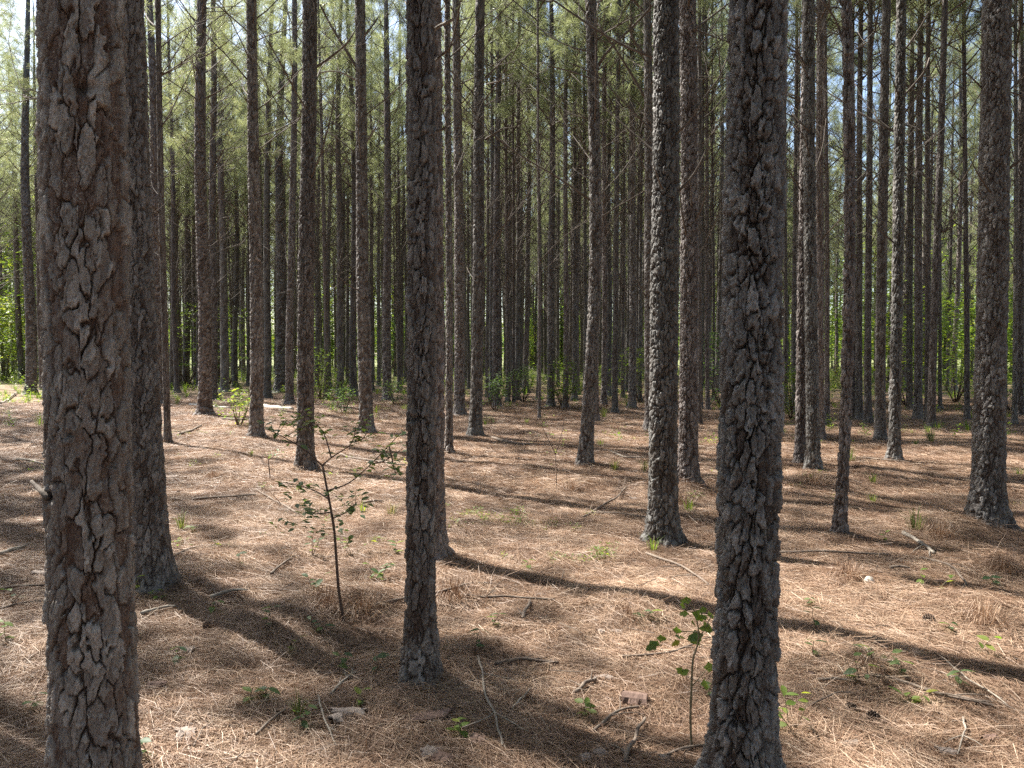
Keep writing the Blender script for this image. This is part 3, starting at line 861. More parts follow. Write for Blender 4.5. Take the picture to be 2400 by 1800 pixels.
# ------------------------------------------------------------------ the ranks behind, planted in loose rows
cand = []
rr = np.random.default_rng(23)
for iy in range(-14, 70):
    for ix in range(-60, 61):
        x = ix * 2.75 + rr.normal(0, .35) + .4 * math.sin(iy)
        y = 3.0 + iy * 2.15 + rr.normal(0, .4)
        if rr.uniform() < .14: continue
        cand.append((x, y))
cand = np.array(cand)
ang = np.abs(cand[:, 0]) / np.maximum(cand[:, 1], .1)
ang[cand[:, 1] < .5] = 9
inframe = (ang < .68 + .6 / np.maximum(cand[:, 1], 1))
tp = np.array(TREE_POS)
dmin = np.sqrt(((cand[:, None, :] - tp[None]) ** 2).sum(-1)).min(1)
far_ok = inframe & (cand[:, 1] > 30) & (cand[:, 1] < 108) & (dmin > 1.5)
# the stand is open towards the light on the far right
far_ok &= ~((cand[:, 0] / np.maximum(cand[:, 1], 1) > .40) & (cand[:, 1] > 40) & (rr.uniform(size=len(cand)) < .55))
order = np.argsort(cand[:, 1])
far_list = [tuple(cand[i]) for i in order if far_ok[i]]
N_MORE = 300 - len(TREES) - len(TREES_FAR)
for idx, (x, y) in enumerate(far_list[:N_MORE]):
    root = link('pine_tree', None, None, (x, y, float(gz(x, y))), (rngt.normal(0, .008), rngt.normal(0, .010), rngt.uniform(0, 6.28)))
    tag(root, 'very slender distant pine lost among the dense trunks at the back', 'pine tree', 'distant pines at the back of the stand')
    s = rngt.uniform(.55, 1.05)
    link('trunk', FAR[idx % 6], root, None, None, (s, s, 1))
    tag(link('dead_branch_tangle', TANGLES[idx % 5], root, None, (0, 0, rngt.uniform(0, 6.28))), kind='stuff')
    low = x / y > .30 and y > 36 and rngt.uniform() < .6
    link('crown', CROWNS_LOW[idx % 3] if low else CROWNS[(idx + 3) % 6], root, None, None, rngt.uniform(.88, 1.05))

# ------------------------------------------------------------------ scatter: one object that instances its own variants on its own points
def scatter_group():
    g = bpy.data.node_groups.new('scatter', 'GeometryNodeTree')
    g.interface.new_socket('Geometry', in_out='INPUT', socket_type='NodeSocketGeometry')
    g.interface.new_socket('Geometry', in_out='OUTPUT', socket_type='NodeSocketGeometry')
    N, L = g.nodes, g.links
    gi, go = N.new('NodeGroupInput'), N.new('NodeGroupOutput')
    def named(nm, tp):
        n = N.new('GeometryNodeInputNamedAttribute'); n.data_type = tp; n.inputs['Name'].default_value = nm
        return n.outputs[0]
    cmp_ = N.new('FunctionNodeCompare'); cmp_.data_type = 'INT'; cmp_.operation = 'LESS_THAN'
    L.new(named('vid', 'INT'), cmp_.inputs[2]); cmp_.inputs[3].default_value = 0
    sep = N.new('GeometryNodeSeparateGeometry'); sep.domain = 'POINT'
    L.new(gi.outputs[0], sep.inputs[0]); L.new(cmp_.outputs[0], sep.inputs['Selection'])
    spl = N.new('GeometryNodeSplitToInstances'); spl.domain = 'POINT'
    L.new(sep.outputs['Inverted'], spl.inputs[0]); L.new(named('vid', 'INT'), spl.inputs['Group ID'])
    m2p = N.new('GeometryNodeMeshToPoints')
    L.new(sep.outputs['Selection'], m2p.inputs[0])
    iop = N.new('GeometryNodeInstanceOnPoints')
    L.new(m2p.outputs[0], iop.inputs['Points']); L.new(spl.outputs[0], iop.inputs['Instance'])
    iop.inputs['Pick Instance'].default_value = True
    L.new(named('pick', 'INT'), iop.inputs['Instance Index'])
    e2r = N.new('FunctionNodeEulerToRotation')
    L.new(named('rot', 'FLOAT_VECTOR'), e2r.inputs[0])
    L.new(e2r.outputs[0], iop.inputs['Rotation'])
    L.new(named('scl', 'FLOAT_VECTOR'), iop.inputs['Scale'])
    L.new(iop.outputs[0], go.inputs[0])
    return g
SCATTER = scatter_group()

def scatter(name, variants, mats, pos, rot, scl, pick, label, smooth=False):
    """variants: list of (verts, quads or None, tris or None, rnd, face material or 0)."""
    V, Q, T, R, VID, QM, TM, n = [], [], [], [], [], [], [], 0
    for i, (v, q, t, r, qm, tm) in enumerate(variants):
        V.append(v); R.append(r); VID.append(np.full(len(v), i))
        if q is not None and len(q): Q.append(q + n); QM.append(qm)
        if t is not None and len(t): T.append(t + n); TM.append(tm)
        n += len(v)
    m = len(pos)
    V.append(pos); R.append(np.zeros(m)); VID.append(np.full(m, -1))
    z3 = np.zeros((n, 3))
    attrs = {'rnd': np.concatenate(R).astype(float), 'vid': np.concatenate(VID).astype(np.int32),
             'rot': np.concatenate([z3, rot]), 'scl': np.concatenate([z3 + 1, scl]),
             'pick': np.concatenate([np.zeros(n, np.int32), np.asarray(pick, np.int32)])}
    fl, fm = [], []
    if Q: fl.append(np.concatenate(Q)); fm.append(np.concatenate(QM))
    if T: fl.append(np.concatenate(T)); fm.append(np.concatenate(TM))
    me = mesh_arrays(name, np.concatenate(V), fl, mats, smooth, attrs, np.concatenate(fm))
    o = link(name, me)
    md = o.modifiers.new('scatter', 'NODES'); md.node_group = SCATTER
    tag(o, label, None, None, 'stuff')
    return o
def mb_variant(mb):
    z = np.zeros((0,), np.int32)
    return (np.concatenate(mb.v), np.concatenate(mb.q) if mb.q else None, np.concatenate(mb.t) if mb.t else None, np.concatenate(mb.r),
            np.concatenate(mb.qm) if mb.qm else z, np.concatenate(mb.tm) if mb.tm else z)

# the rest of the stand: beyond the first 300 trees, and the neighbours outside the picture whose crowns shade it
rest = far_list[N_MORE:]
lit_ = [at(*q)[:2] for q in ((400, 1470), (560, 1600), (1350, 1620), (1950, 1600), (2250, 1600), (150, 1230), (1300, 1230), (1450, 1000))]
sh_ = -sdir[:2] / np.linalg.norm(sdir[:2])
def in_light_path(c):
    for q in lit_:
        v_ = np.array(c) - q
        t_ = -(v_ @ sh_)
        if 0 < t_ < 7.5 and abs(v_[0] * sh_[1] - v_[1] * sh_[0]) < .32: return True
    return False
side = [tuple(c) for c, a, i in zip(cand, ang, inframe) if not i and abs(c[0]) < 36 and c[1] < 36 and (a > .80 or c[1] < 2) and math.hypot(c[0], c[1]) > 3.2 and not in_light_path(c)]
pts = np.array(rest + side)
variants = []
for i in range(4):
    mb = MB()
    zs = zgrid((-.15, 11, .16), (11, 18.2, .9))
    v, q, a, _ = trunk_surface(wander(160 + i, .1), taper(RB0, 18.8), zs, 12, 1500 + i * 50, .09, .17, .014, detail=False, ufurrow=.3)
    mb.add(v, None, q, a['rnd'], 2)
    rg = np.random.default_rng(500 + i)
    for kk in range(22):
        dead_branch(mb, rg, (0, 0, 3.2 + 7 * rg.uniform()), rg.uniform(0, 6.28), rg.uniform(.3, 1), rg.uniform(.5, 2), .011, 3, 2, 5)
    C, Dd = [], []
    for b in range(100):
        t = rg.uniform() ** .9; z = 8.4 + 9.6 * t; az = rg.uniform(0, 6.28); rad = 1.9 * (1 - t) ** .6 * rg.uniform(.3, 1.05) + .1
        c0 = np.array([rad * math.cos(az), rad * math.sin(az), z + rad * .5]); dv = np.array([math.cos(az), math.sin(az), .7]); dv /= np.linalg.norm(dv)
        mb.tube([(0, 0, z), c0 * (.6, .6, 1) + (0, 0, -.1), c0], [.014, .009, .004], 3, .5, 0)
        for _m in range(int(rg.integers(4, 9))):
            d3 = dv + rg.normal(0, .55, 3); d3 /= np.linalg.norm(d3)
            C.append(c0 + d3 * rg.uniform(.03, .26)); Dd.append(d3)
    tufts(mb, C, Dd, rg, 26, wd=.0085)
    variants.append(mb_variant(mb))
m = len(pts)
rs = rngt.uniform(.9, 1.06, m)
scatter('pine_wood', variants, [TWIG, NEEDLE, BARK_FAR], np.column_stack([pts, gz(pts[:, 0], pts[:, 1])]),
        np.column_stack([rngt.normal(0, .008, m), rngt.normal(0, .01, m), rngt.uniform(0, 6.28, m)]), np.column_stack([rs] * 3), rngt.integers(0, 4, m),
        'far mass of thin pines closing the back and sides of the stand', True)

# ------------------------------------------------------------------ straw carpet
def straw_clump(rng, n, rad, ln=(.13, .23), wd=.0017, thick=.022, align=.75, up=0.0):
    mb = MB()
    a0 = rng.uniform(0, math.pi)
    c = rng.uniform(0, 1, n) ** .5 * rad; ca = rng.uniform(0, 6.28, n)
    P = np.column_stack([c * np.cos(ca), c * np.sin(ca), rng.uniform(.002, thick, n)])
    a = np.where(rng.uniform(size=n) < align, a0 + rng.normal(0, .55, n), rng.uniform(0, 6.28, n))
    L = rng.uniform(*ln, n)
    el = rng.normal(0, .10 + up * .35, n) + up * .5
    d = np.column_stack([np.cos(a) * np.cos(el), np.sin(a) * np.cos(el), np.sin(el)])
    sd = np.column_stack([-np.sin(a), np.cos(a), np.zeros(n)])
    bow = rng.normal(0, .018, n)[:, None] * sd + np.array([0, 0, 1]) * rng.uniform(-.004, .016, n)[:, None]
    p0 = P - d * L[:, None] * .5; p1 = P + bow; p2 = P + d * L[:, None] * .5
    lowest = np.minimum(np.minimum(p0[:, 2], p2[:, 2]), p1[:, 2])
    lift = np.clip(.001 - lowest - .006, 0, None)
    for p in (p0, p1, p2): p[:, 2] += lift
    roll = rng.uniform(-.9, .9, n)
    wv = (sd * np.cos(roll)[:, None] + np.array([0, 0, 1]) * np.sin(roll)[:, None]) * wd * .5
    V = np.stack([p0 - wv, p0 + wv, p1 + wv, p1 - wv, p2], 1).reshape(-1, 3)
    i = np.arange(n)[:, None] * 5
    mb.add(V, i + np.array([3, 2, 4]), i + np.array([0, 1, 2, 3]), np.repeat(np.clip(rng.beta(2.2, 2.2, n), 0, 1), 5))
    return mb
rgs = np.random.default_rng(90)
near_cl = [mb_variant(straw_clump(rgs, 230, .20)) for _ in range(7)]
mid_cl = [mb_variant(straw_clump(rgs, 220, .34, wd=.0027, thick=.03)) for _ in range(5)]
loose_cl = [mb_variant(straw_clump(rgs, 60, .22, up=.55, align=.5, thick=.05)) for _ in range(3)]
def sprinkle(y0, y1, dens, slope, rng):
    n = int(dens * (slope * 2) * (y1 * y1 - y0 * y0) / 2 + dens * 1.2 * (y1 - y0))
    y = np.sqrt(rng.uniform(y0 * y0, y1 * y1, n)); x = rng.uniform(-1, 1, n) * (slope * y + .6)
    return x, y
X, Y, PK, SC = [], [], [], []
for y0, y1, dens, ids, sc in ((1.7, 4.6, 62, (0, 7), 1.0), (4.6, 8.5, 46, (0, 7), 1.1), (8.5, 15, 18, (7, 12), 1.1), (15, 26, 7, (7, 12), 1.25), (2.0, 9, 3.0, (12, 15), 1.0)):
    x, y = sprinkle(y0, y1, dens, .74, rgs)
    X.append(x); Y.append(y); PK.append(rgs.integers(ids[0], ids[1], len(x))); SC.append(np.full(len(x), sc) * rgs.uniform(.85, 1.2, len(x)))
COLLAR = []
for (tx_, ty_), t_ in zip(TREE_POS, TREES):              # needles piled against the feet of the trunks
    if ty_ < 17:
        n_ = 16; a_ = rgs.uniform(0, 6.28, n_); r_ = t_[2] * ty_ / F_PX / 2 + rgs.uniform(.06, .16, n_)
        X.append(tx_ + r_ * np.cos(a_)); Y.append(ty_ + r_ * np.sin(a_)); PK.append(rgs.integers(0, 7, n_)); SC.append(rgs.uniform(.7, .95, n_)); COLLAR.append(n_)
        n_ = 12; a_ = rgs.uniform(0, 6.28, n_); r_ = t_[2] * ty_ / F_PX / 2 + rgs.uniform(.04, .26, n_)
        X.append(tx_ + r_ * np.cos(a_)); Y.append(ty_ + r_ * np.sin(a_)); PK.append(rgs.integers(12, 15, n_)); SC.append(rgs.uniform(.6, .95, n_))
X, Y, PK, SC = map(np.concatenate, (X, Y, PK, SC))
e = .06
nxs = (gz(X + e, Y) - gz(X - e, Y)) / (2 * e); nys = (gz(X, Y + e) - gz(X, Y - e)) / (2 * e)
# tilt each clump to the slope, then spin it
ROT = np.zeros((len(X), 3))
sp = rgs.uniform(0, 6.28, len(X))
for i in range(len(X)):
    nrm = Vector((-nxs[i], -nys[i], 1)).normalized()
    qn = Vector((0, 0, 1)).rotation_difference(nrm) @ Quaternion((0, 0, 1), sp[i])
    ROT[i] = qn.to_euler()
scatter('pine_straw', near_cl + mid_cl + loose_cl, [STRAW], np.column_stack([X, Y, gz(X, Y) - .004 + rgs.uniform(0, .012, len(X))]), ROT, np.column_stack([SC] * 3), PK,
        'loose carpet of long reddish brown pine needles over the forest floor')

# ------------------------------------------------------------------ low green growth too fine to count
def weed_variant(rng, n, h, lw):
    mb = MB()
    for _ in range(n):
        a = rng.uniform(0, 6.28); r_ = rng.uniform(0, .14)
        p = np.array([r_ * math.cos(a), r_ * math.sin(a), rng.uniform(.01, h)])
        d = np.array([math.cos(a), math.sin(a), rng.uniform(-.2, .7)]); d /= np.linalg.norm(d)
        s_ = np.cross(d, (0, 0, 1)); s_ /= np.linalg.norm(s_); l = lw * rng.uniform(1.6, 2.6)
        mb.add([p, p + d * l * .45 + s_ * lw * .5, p + d * l, p + d * l * .45 - s_ * lw * .5], None, [[0, 1, 2, 3]], rng.uniform())
    return mb
def grass_variant(rng, n, h):
    mb = MB()
    for _ in range(n):
        a = rng.uniform(0, 6.28); r_ = rng.uniform(0, .05)
        p = np.array([r_ * math.cos(a), r_ * math.sin(a), 0]); hh = h * rng.uniform(.5, 1.1); o_ = hh * rng.uniform(.2, .9)
        d = np.array([math.cos(a), math.sin(a), 0]); s_ = np.array([-d[1], d[0], 0]) * .0035
        p1 = p + d * o_ * .35 + np.array([0, 0, hh * .7]); p2 = p + d * o_ + np.array([0, 0, hh * rng.uniform(.6, 1.0)])
        mb.add([p - s_, p + s_, p1 + s_ * .8, p1 - s_ * .8, p2], [[3, 2, 4]], [[0, 1, 2, 3]], rng.uniform())
    return mb
rgw = np.random.default_rng(61)
wv_ = [mb_variant(weed_variant(rgw, 26, .10, .022)) for _ in range(3)] + [mb_variant(weed_variant(rgw, 40, .30, .035)) for _ in range(2)] + [mb_variant(grass_variant(rgw, 22, .22)) for _ in range(2)]
X, Y, PK, SC = [], [], [], []
x, y = sprinkle(13, 32, 1.5, .74, rgw)
keep = (vnoise2(x / 3.5, y / 3.5, 8) + .5 * (x / y > .1) + .03 * (y - 20) > .05)
X.append(x[keep]); Y.append(y[keep]); PK.append(rgw.choice([0, 1, 2, 5, 6, 3], keep.sum())); SC.append(rgw.uniform(.7, 1.3, keep.sum()))
x, y = sprinkle(26, 75, 1.1, .74, rgw)
X.append(x); Y.append(y); PK.append(rgw.integers(0, 7, len(x))); SC.append(rgw.uniform(1.0, 2.4, len(x)))
x, y = sprinkle(6, 13, .9, .74, rgw)
keep = vnoise2(x / 1.7, y / 1.7, 12) > .12
X.append(x[keep]); Y.append(y[keep]); PK.append(rgw.choice([0, 1, 2, 5], keep.sum())); SC.append(rgw.uniform(.5, .9, keep.sum()))
for px, py, n, rad in ((1380, 1312, 16, .22), (1230, 1232, 14, .35), (1140, 1215, 10, .3), (2190, 940, 10, 1.2), (430, 1020, 8, .5), (860, 985, 8, .6), (2100, 1015, 8, .5)):
    p = at(px, py)
    X.append(p[0] + rgw.normal(0, rad, n)); Y.append(p[1] + rgw.normal(0, rad * .5, n)); PK.append(rgw.integers(0, 3, n)); SC.append(rgw.uniform(.4, .8, n))
X, Y, PK, SC = map(np.concatenate, (X, Y, PK, SC))
scatter('undergrowth', wv_, [LEAF_YOUNG], np.column_stack([X, Y, gz(X, Y)]), np.column_stack([np.zeros((len(X), 2)), rgw.uniform(0, 6.28, len(X))]), np.column_stack([SC] * 3), PK,
        'low green weeds and grass thinly spread over the straw')

# ------------------------------------------------------------------ leaves
def leaf_mesh(name, mat, L=1.0, W=.42, lobes=0, rnd=.5, fold=.18, droop=.18):
    n = 6
    t = np.linspace(0, 1, n)
    w = W * .5 * np.sin(np.pi * np.clip(t, .02, 1) ** .85) * (1 + lobes * .35 * np.cos(t * 5 * math.pi))
    w[0] = .012; w[-1] = 0
    zc = -droop * t * t
    c = np.column_stack([t * L, 0 * t, zc * L])
    l = np.column_stack([t * L, w * L, (zc + fold * w) * L]); r_ = np.column_stack([t * L, -w * L, (zc + fold * w) * L])
    V = np.concatenate([c, l, r_])
    Q = [[i, i + 1, n + i + 1, n + i] for i in range(n - 1)] + [[i + 1, i, 2 * n + i, 2 * n + i + 1] for i in range(n - 1)]
    return mesh_arrays(name, V, np.array(Q), [mat], True, {'rnd': np.full(len(V), rnd)})
LEAF_DARK = [leaf_mesh('leaf', LEAF, 1, .5, 0, r_, .2, d_) for r_, d_ in ((.1, .1), (.45, .25), (.9, .15))]
LEAF_LIME = [leaf_mesh('leaf', LEAF_YOUNG, 1, .48, 0, r_, .2, d_) for r_, d_ in ((.15, .15), (.5, .2), (.75, .1))]
LEAF_OAK = [leaf_mesh('leaf', LEAF, 1, .62, .7, .6, .15, .2), leaf_mesh('leaf', LEAF_YOUNG, 1, .62, .7, .3, .15, .2), leaf_mesh('leaf', LEAF_YOUNG, 1, .55, .5, 1.0, .15, .3)]

def put_leaf(root, p, me, size, rng, az=None, el=None):
    az = rng.uniform(0, 6.28) if az is None else az
    el = rng.uniform(-.5, .35) if el is None else el
    return link('leaf', me, root, p, (rng.uniform(-.5, .5), el, az), size)

# twiggy sapling in front of the straight pine
rgl = np.random.default_rng(44)
sb = at(806, 1464)
SD = sb[1]
sap = link('sapling', None, None, sb)
tag(sap, 'twiggy broadleaf sapling with a bare dark stem and spreading leafy boughs', 'sapling')
def px_local(px, py, dy=0.0):
    return at_depth(px, py, SD + dy) - sb
stemP = [px_local(*p) for p in ((808, 1478), (803, 1440), (792, 1375), (785, 1250), (777, 1201), (765, 1139), (756, 1092))]
mb = MB(); mb.tube(smooth_line(stemP, 22), np.linspace(.0098, .0058, 22), 8, .4, 0, .1)
link('stem', mb.build_mesh('stem', [STEM]), sap)
boughs = [([(756, 1092, 0), (725, 1062, -.05), (695, 1041, -.1), (641, 1011, -.15), (622, 1006, -.16)], 'd'),
          ([(757, 1090, 0), (776, 1071, .05), (815, 1050, .1), (830, 1030, .12), (834, 1000, .14)], 'd'),
          ([(776, 1071, .05), (765, 1030, .1), (757, 1010, .12), (730, 985, .16)], 'l'),
          ([(768, 1150, 0), (800, 1140, -.05), (822, 1133, -.08), (871, 1087, -.16), (912, 1044, -.22), (942, 1011, -.26)], 'd'),
          ([(912, 1046, -.22), (918, 1070, -.25), (924, 1100, -.26), (929, 1112, -.26)], 'd'),
          ([(871, 1087, -.16), (900, 1082, -.1), (945, 1050, -.02)], 'd'),
          ([(771, 1170, 0), (740, 1150, .08), (705, 1140, .15), (665, 1130, .2)], 'd'),
          ([(778, 1200, 0), (740, 1205, .1), (710, 1203, .18)], 'd'),
          ([(780, 1215, 0), (815, 1200, -.1), (838, 1175, -.15)], 'd'),
          ([(830, 1036, .12), (850, 1030, .15), (865, 1005, .18)], 'l'),
          ([(695, 1041, -.1), (700, 1010, -.05), (712, 985, -.02), (716, 972, 0)], 'l')]
for pl, tone in boughs:
    P = smooth_line([px_local(*p) for p in pl], 12)
    mb = MB(); mb.tube(P, np.linspace(.0048, .0018, 12), 5, .4, 0, .1)
    for _ in range(4):
        i = int(rgl.integers(4, 11)); d = rgl.normal(0, 1, 3); d[2] = abs(d[2]) * .6; d /= np.linalg.norm(d)
        Q = curve_pts(P[i], d, rgl.uniform(.06, .14), 4, (0, 0, .2), .1, rgl)
        mb.tube(Q, np.linspace(.002, .001, 4), 3, .4)
        for q in Q[1:]:
            put_leaf(sap, q, (LEAF_LIME if tone == 'l' or rgl.uniform() < .15 else LEAF_DARK)[int(rgl.integers(0, 3))], rgl.uniform(.036, .058), rgl)
    link('bough', mb.build_mesh('bough', [STEM]), sap)
    for q in P[5:]:
        put_leaf(sap, q + rgl.normal(0, .012, 3), (LEAF_LIME if tone == 'l' else LEAF_DARK)[int(rgl.integers(0, 3))], rgl.uniform(.036, .06), rgl)
        put_leaf(sap, q + rgl.normal(0, .03, 3), (LEAF_LIME if tone == 'l' or rgl.uniform() < .2 else LEAF_DARK)[int(rgl.integers(0, 3))], rgl.uniform(.034, .054), rgl)
for px, py, n in ((825, 1160, 9), (770, 1160, 6), (690, 1165, 6), (715, 1200, 9), (735, 1180, 6), (840, 1195, 6), (660, 1210, 5), (700, 1225, 10), (735, 1245, 8), (650, 1240, 6), (790, 1235, 6), (815, 1262, 6)):
    for _ in range(n):
        put_leaf(sap, px_local(px + rgl.normal(0, 18), py + rgl.normal(0, 9), rgl.normal(0, .08)), LEAF_DARK[int(rgl.integers(0, 3))], rgl.uniform(.036, .058), rgl)

# oak seedling beside the crusted pine
ob = at(1621, 1766); OD = ob[1]
oak = link('oak_seedling', None, None, ob)
tag(oak, 'holly-leaved oak seedling on a thin pale stem hugging the crusted blackish pine', 'seedling')
ol = lambda px, py, dy=0.0: at_depth(px, py, OD + dy) - ob
mb = MB(); mb.tube(smooth_line([ol(*p) for p in ((1622, 1772), (1617, 1681), (1621, 1608), (1623, 1542), (1633, 1522), (1640, 1482), (1628, 1430), (1612, 1405))], 24), np.linspace(.0052, .002, 24), 6, .6, 0, .12)
mb.tube(smooth_line([ol(1640, 1482), ol(1606, 1480, .04), ol(1587, 1478, .06)], 5), [.003, .0025, .002, .002, .0015], 4, .6)
mb.tube(smooth_line([ol(1636, 1500), ol(1655, 1470, -.03), ol(1668, 1440, -.05)], 5), [.003, .0025, .002, .002, .0015], 4, .6)
mb.tube(smooth_line([ol(1620, 1610), ol(1640, 1590, .02), ol(1655, 1570, .03)], 4), [.003, .0025, .002, .0015], 4, .6)
link('stem', mb.build_mesh('stem', [STEM_GREEN]), oak)
for px, py, k_, sz in ((1240, 470, 1, .055), (1215, 500, 1, .045), (1300, 560, 1, .08), (1225, 570, 1, .05), (1350, 530, 1, .045), (1405, 580, 1, .06), (1290, 625, 0, .06), (1355, 600, 0, .055),
                       (1375, 660, 1, .07), (1325, 715, 0, .085), (1400, 690, 1, .075), (1285, 775, 1, .09), (1165, 680, 0, .05), (1180, 725, 0, .045), (1160, 760, 2, .05), (1210, 735, 2, .045),
                       (1380, 950, 0, .07), (1185, 952, 1, .055), (1225, 1000, 0, .05), (1360, 1060, 0, .08), (1000, 770, 0, .07), (1050, 740, 1, .05), (1020, 795, 0, .05)):
    x, y = 1200 + px / 3.017, 1250 + py / 3.017
    az_ = rgl.uniform(-.6, .8) + (0 if rgl.uniform() < .6 else math.pi)
    o_ = put_leaf(oak, ol(x - 10 * math.cos(az_), y, rgl.uniform(-.05, .03)), LEAF_OAK[k_ if k_ == 2 else (0 if rgl.uniform() < .12 else 1)], sz * .78, rgl, az_, rgl.uniform(-.5, .6))
    o_.rotation_euler.x = rgl.uniform(.35, 1.1) * (1 if math.cos(az_) > 0 else -1)

# ------------------------------------------------------------------ words for where small things lie
MARKS = [('the flaking-bark near pine', 'near_left'), ('the crusted blackish pine', 'near_right'), ('the straight grey-brown pine', 'centre'), ('the dark scaly pine', 'left_second'),
         ('the stout tight-pair pine', 'pair_front'), ('the big flared pine', 'right_big'), ('the thin crooked pine', 'right_thin'), ('the gently bent pine', 'bent_middle'),
         ('the V-footed pines', 'vee_front'), ('the leaning lit-edge pine', 'lean_centre'), ('the pine behind the sapling', 'left_clump_bush')]
MK = [(t, ROOT_OF[k][1][:2]) for t, k in MARKS] + [('the twiggy sapling', sb[:2]), ('the oak seedling', ob[:2])]
def where(p, n=0):
    ds = sorted(MK, key=lambda m: (m[1][0] - p[0]) ** 2 + (m[1][1] - p[1]) ** 2)
    t, q = ds[n]
    dx, dy = p[0] - q[0], p[1] - q[1]
    dist = math.hypot(dx, dy)
    rel = ('in front of' if dy < 0 else 'behind') if abs(dy) > abs(dx) else ('left of' if dx < 0 else 'right of')
    far_ = 'close' if dist < .5 else ('a step' if dist < 1.1 else 'well')
    return f'{far_} {rel} {t}'
def uniq(desc, p):
    for s_ in (f'{desc} {where(p)}', f'{desc} {where(p)}, {where(p, 1)}', f'{desc} {where(p)}, {where(p, 2)}', f'{desc} {where(p, 1)}, {where(p, 2)}'):
        if s_ not in USED and len(s_.split()) <= 16:
            USED[s_] = 1
            return s_
    for pre in ('second', 'third', 'fourth', 'fifth', 'sixth'):
        s_ = f'{pre} {desc} {where(p)}'
        if s_ not in USED:
            USED[s_] = 1
            return s_
    return f'{desc} {where(p)}'

# ------------------------------------------------------------------ small seedlings
SEED = [(345, 1392, 4, 'l'), (373, 1412, 5, 'l'), (490, 1440, 4, 'l'), (415, 1560, 5, 'd'), (568, 1665, 4, 'l'), (365, 1795, 4, 'd'), (23, 1512, 5, 'l'), (50, 1415, 5, 'd'), (52, 1672, 4, 'd'),
        (709, 1712, 6, 'd'), (623, 1640, 5, 'd'), (842, 1665, 4, 'l'), (1077, 1745, 7, 'l'), (1112, 1535, 5, 'd'), (799, 1597, 6, 'd'), (866, 1590, 3, 'd'), (668, 1540, 4, 'l'), (735, 1490, 6, 'd'),
        (620, 1490, 5, 'd'), (872, 1372, 16, 'd'), (828, 1310, 9, 'l'), (735, 1308, 10, 'd'), (733, 1395, 7, 'd'), (1145, 1478, 5, 'd'), (1379, 1697, 7, 'l'), (1228, 1342, 3, 'l'), (1506, 1465, 6, 'd'),
        (2181, 1390, 8, 'l'), (2065, 1276, 4, 'l'), (2307, 1545, 4, 'l'), (2140, 1652, 6, 'l'), (1860, 1712, 12, 'l'), (1919, 1552, 5, 'd'), (2067, 1555, 6, 'd'), (2098, 1592, 5, 'd'), (2257, 1625, 5, 'd'),
        (2030, 1615, 8, 'd'), (1052, 1192, 4, 'l'), (2330, 1372, 5, 'd'), (1890, 1425, 4, 'd'), (1925, 1490, 5, 'd'), (455, 1250, 5, 'l'), (560, 1330, 4, 'd'), (930, 1305, 5, 'd'), (2213, 1480, 3, 'd'), (1660, 1640, 5, 'd')]
rgp = np.random.default_rng(17)
for px, py, nl, tone in SEED:
    p = at(px, py)
    root = link('seedling', None, None, p)
    h = rgp.uniform(.09, .16) * (1.6 if nl > 8 else 1)
    mb = MB()
    tips = []
    for _ in range(1 if nl < 6 else 3 if nl > 8 else 2):
        d = np.array([rgp.normal(0, .3), rgp.normal(0, .3), 1.0])
        Q = curve_pts((rgp.normal(0, .015), rgp.normal(0, .015), -.01), d, h * rgp.uniform(.8, 1.2), 6, (rgp.normal(0, .3), rgp.normal(0, .3), 0), .08, rgp)
        mb.tube(Q, np.linspace(.0024, .0013, 6), 4, rgp.uniform())
        tips.append(Q)
    link('stem', mb.build_mesh('stem', [STEM_GREEN if tone == 'l' else STEM]), root)
    for k_ in range(nl):
        Q = tips[k_ % len(tips)]
        q = Q[-1 - (k_ // len(tips)) % 4]
        put_leaf(root, q, (LEAF_LIME if tone == 'l' else LEAF_DARK)[int(rgp.integers(0, 3))], rgp.uniform(.045, .075) * (p[1] / 4.5) ** .25, rgp, k_ * 2.4 + rgp.uniform(-.4, .4), rgp.uniform(-.45, .25))
    desc = ('leafy bright green seedling' if nl > 6 else 'small lime green seedling') if tone == 'l' else ('bushy dark green seedling' if nl > 6 else 'small dark green seedling')
    tag(root, uniq(desc, p), 'seedling', 'seedlings sprouting through the straw')

# wispy bare sapling beside the bent pine
p = at(1305, 1150)
wl_ = link('sapling', None, None, p)
tag(wl_, 'wispy, nearly bare sapling with a forked thin stem near the gently bent pine', 'sapling')
wq = lambda px, py, dy=0: at_depth(px, py, p[1] + dy) - p
mb = MB()
for pl in ([(1305, 1155), (1303, 1090), (1302, 1065)], [(1302, 1065), (1290, 1040), (1276, 1010), (1266, 990)], [(1302, 1065), (1310, 1040), (1318, 1010), (1322, 985)]):
    mb.tube(smooth_line([wq(*q) for q in pl], 9), np.linspace(.006, .002, 9), 5, .4)
link('stem', mb.build_mesh('stem', [STEM]), wl_)
for _ in range(26):
    q = wq(1302 + rgl.normal(0, 22), 1030 + rgl.normal(0, 22), rgl.normal(0, .12))
    put_leaf(wl_, q, LEAF_LIME[int(rgl.integers(0, 3))], rgl.uniform(.03, .05), rgl)
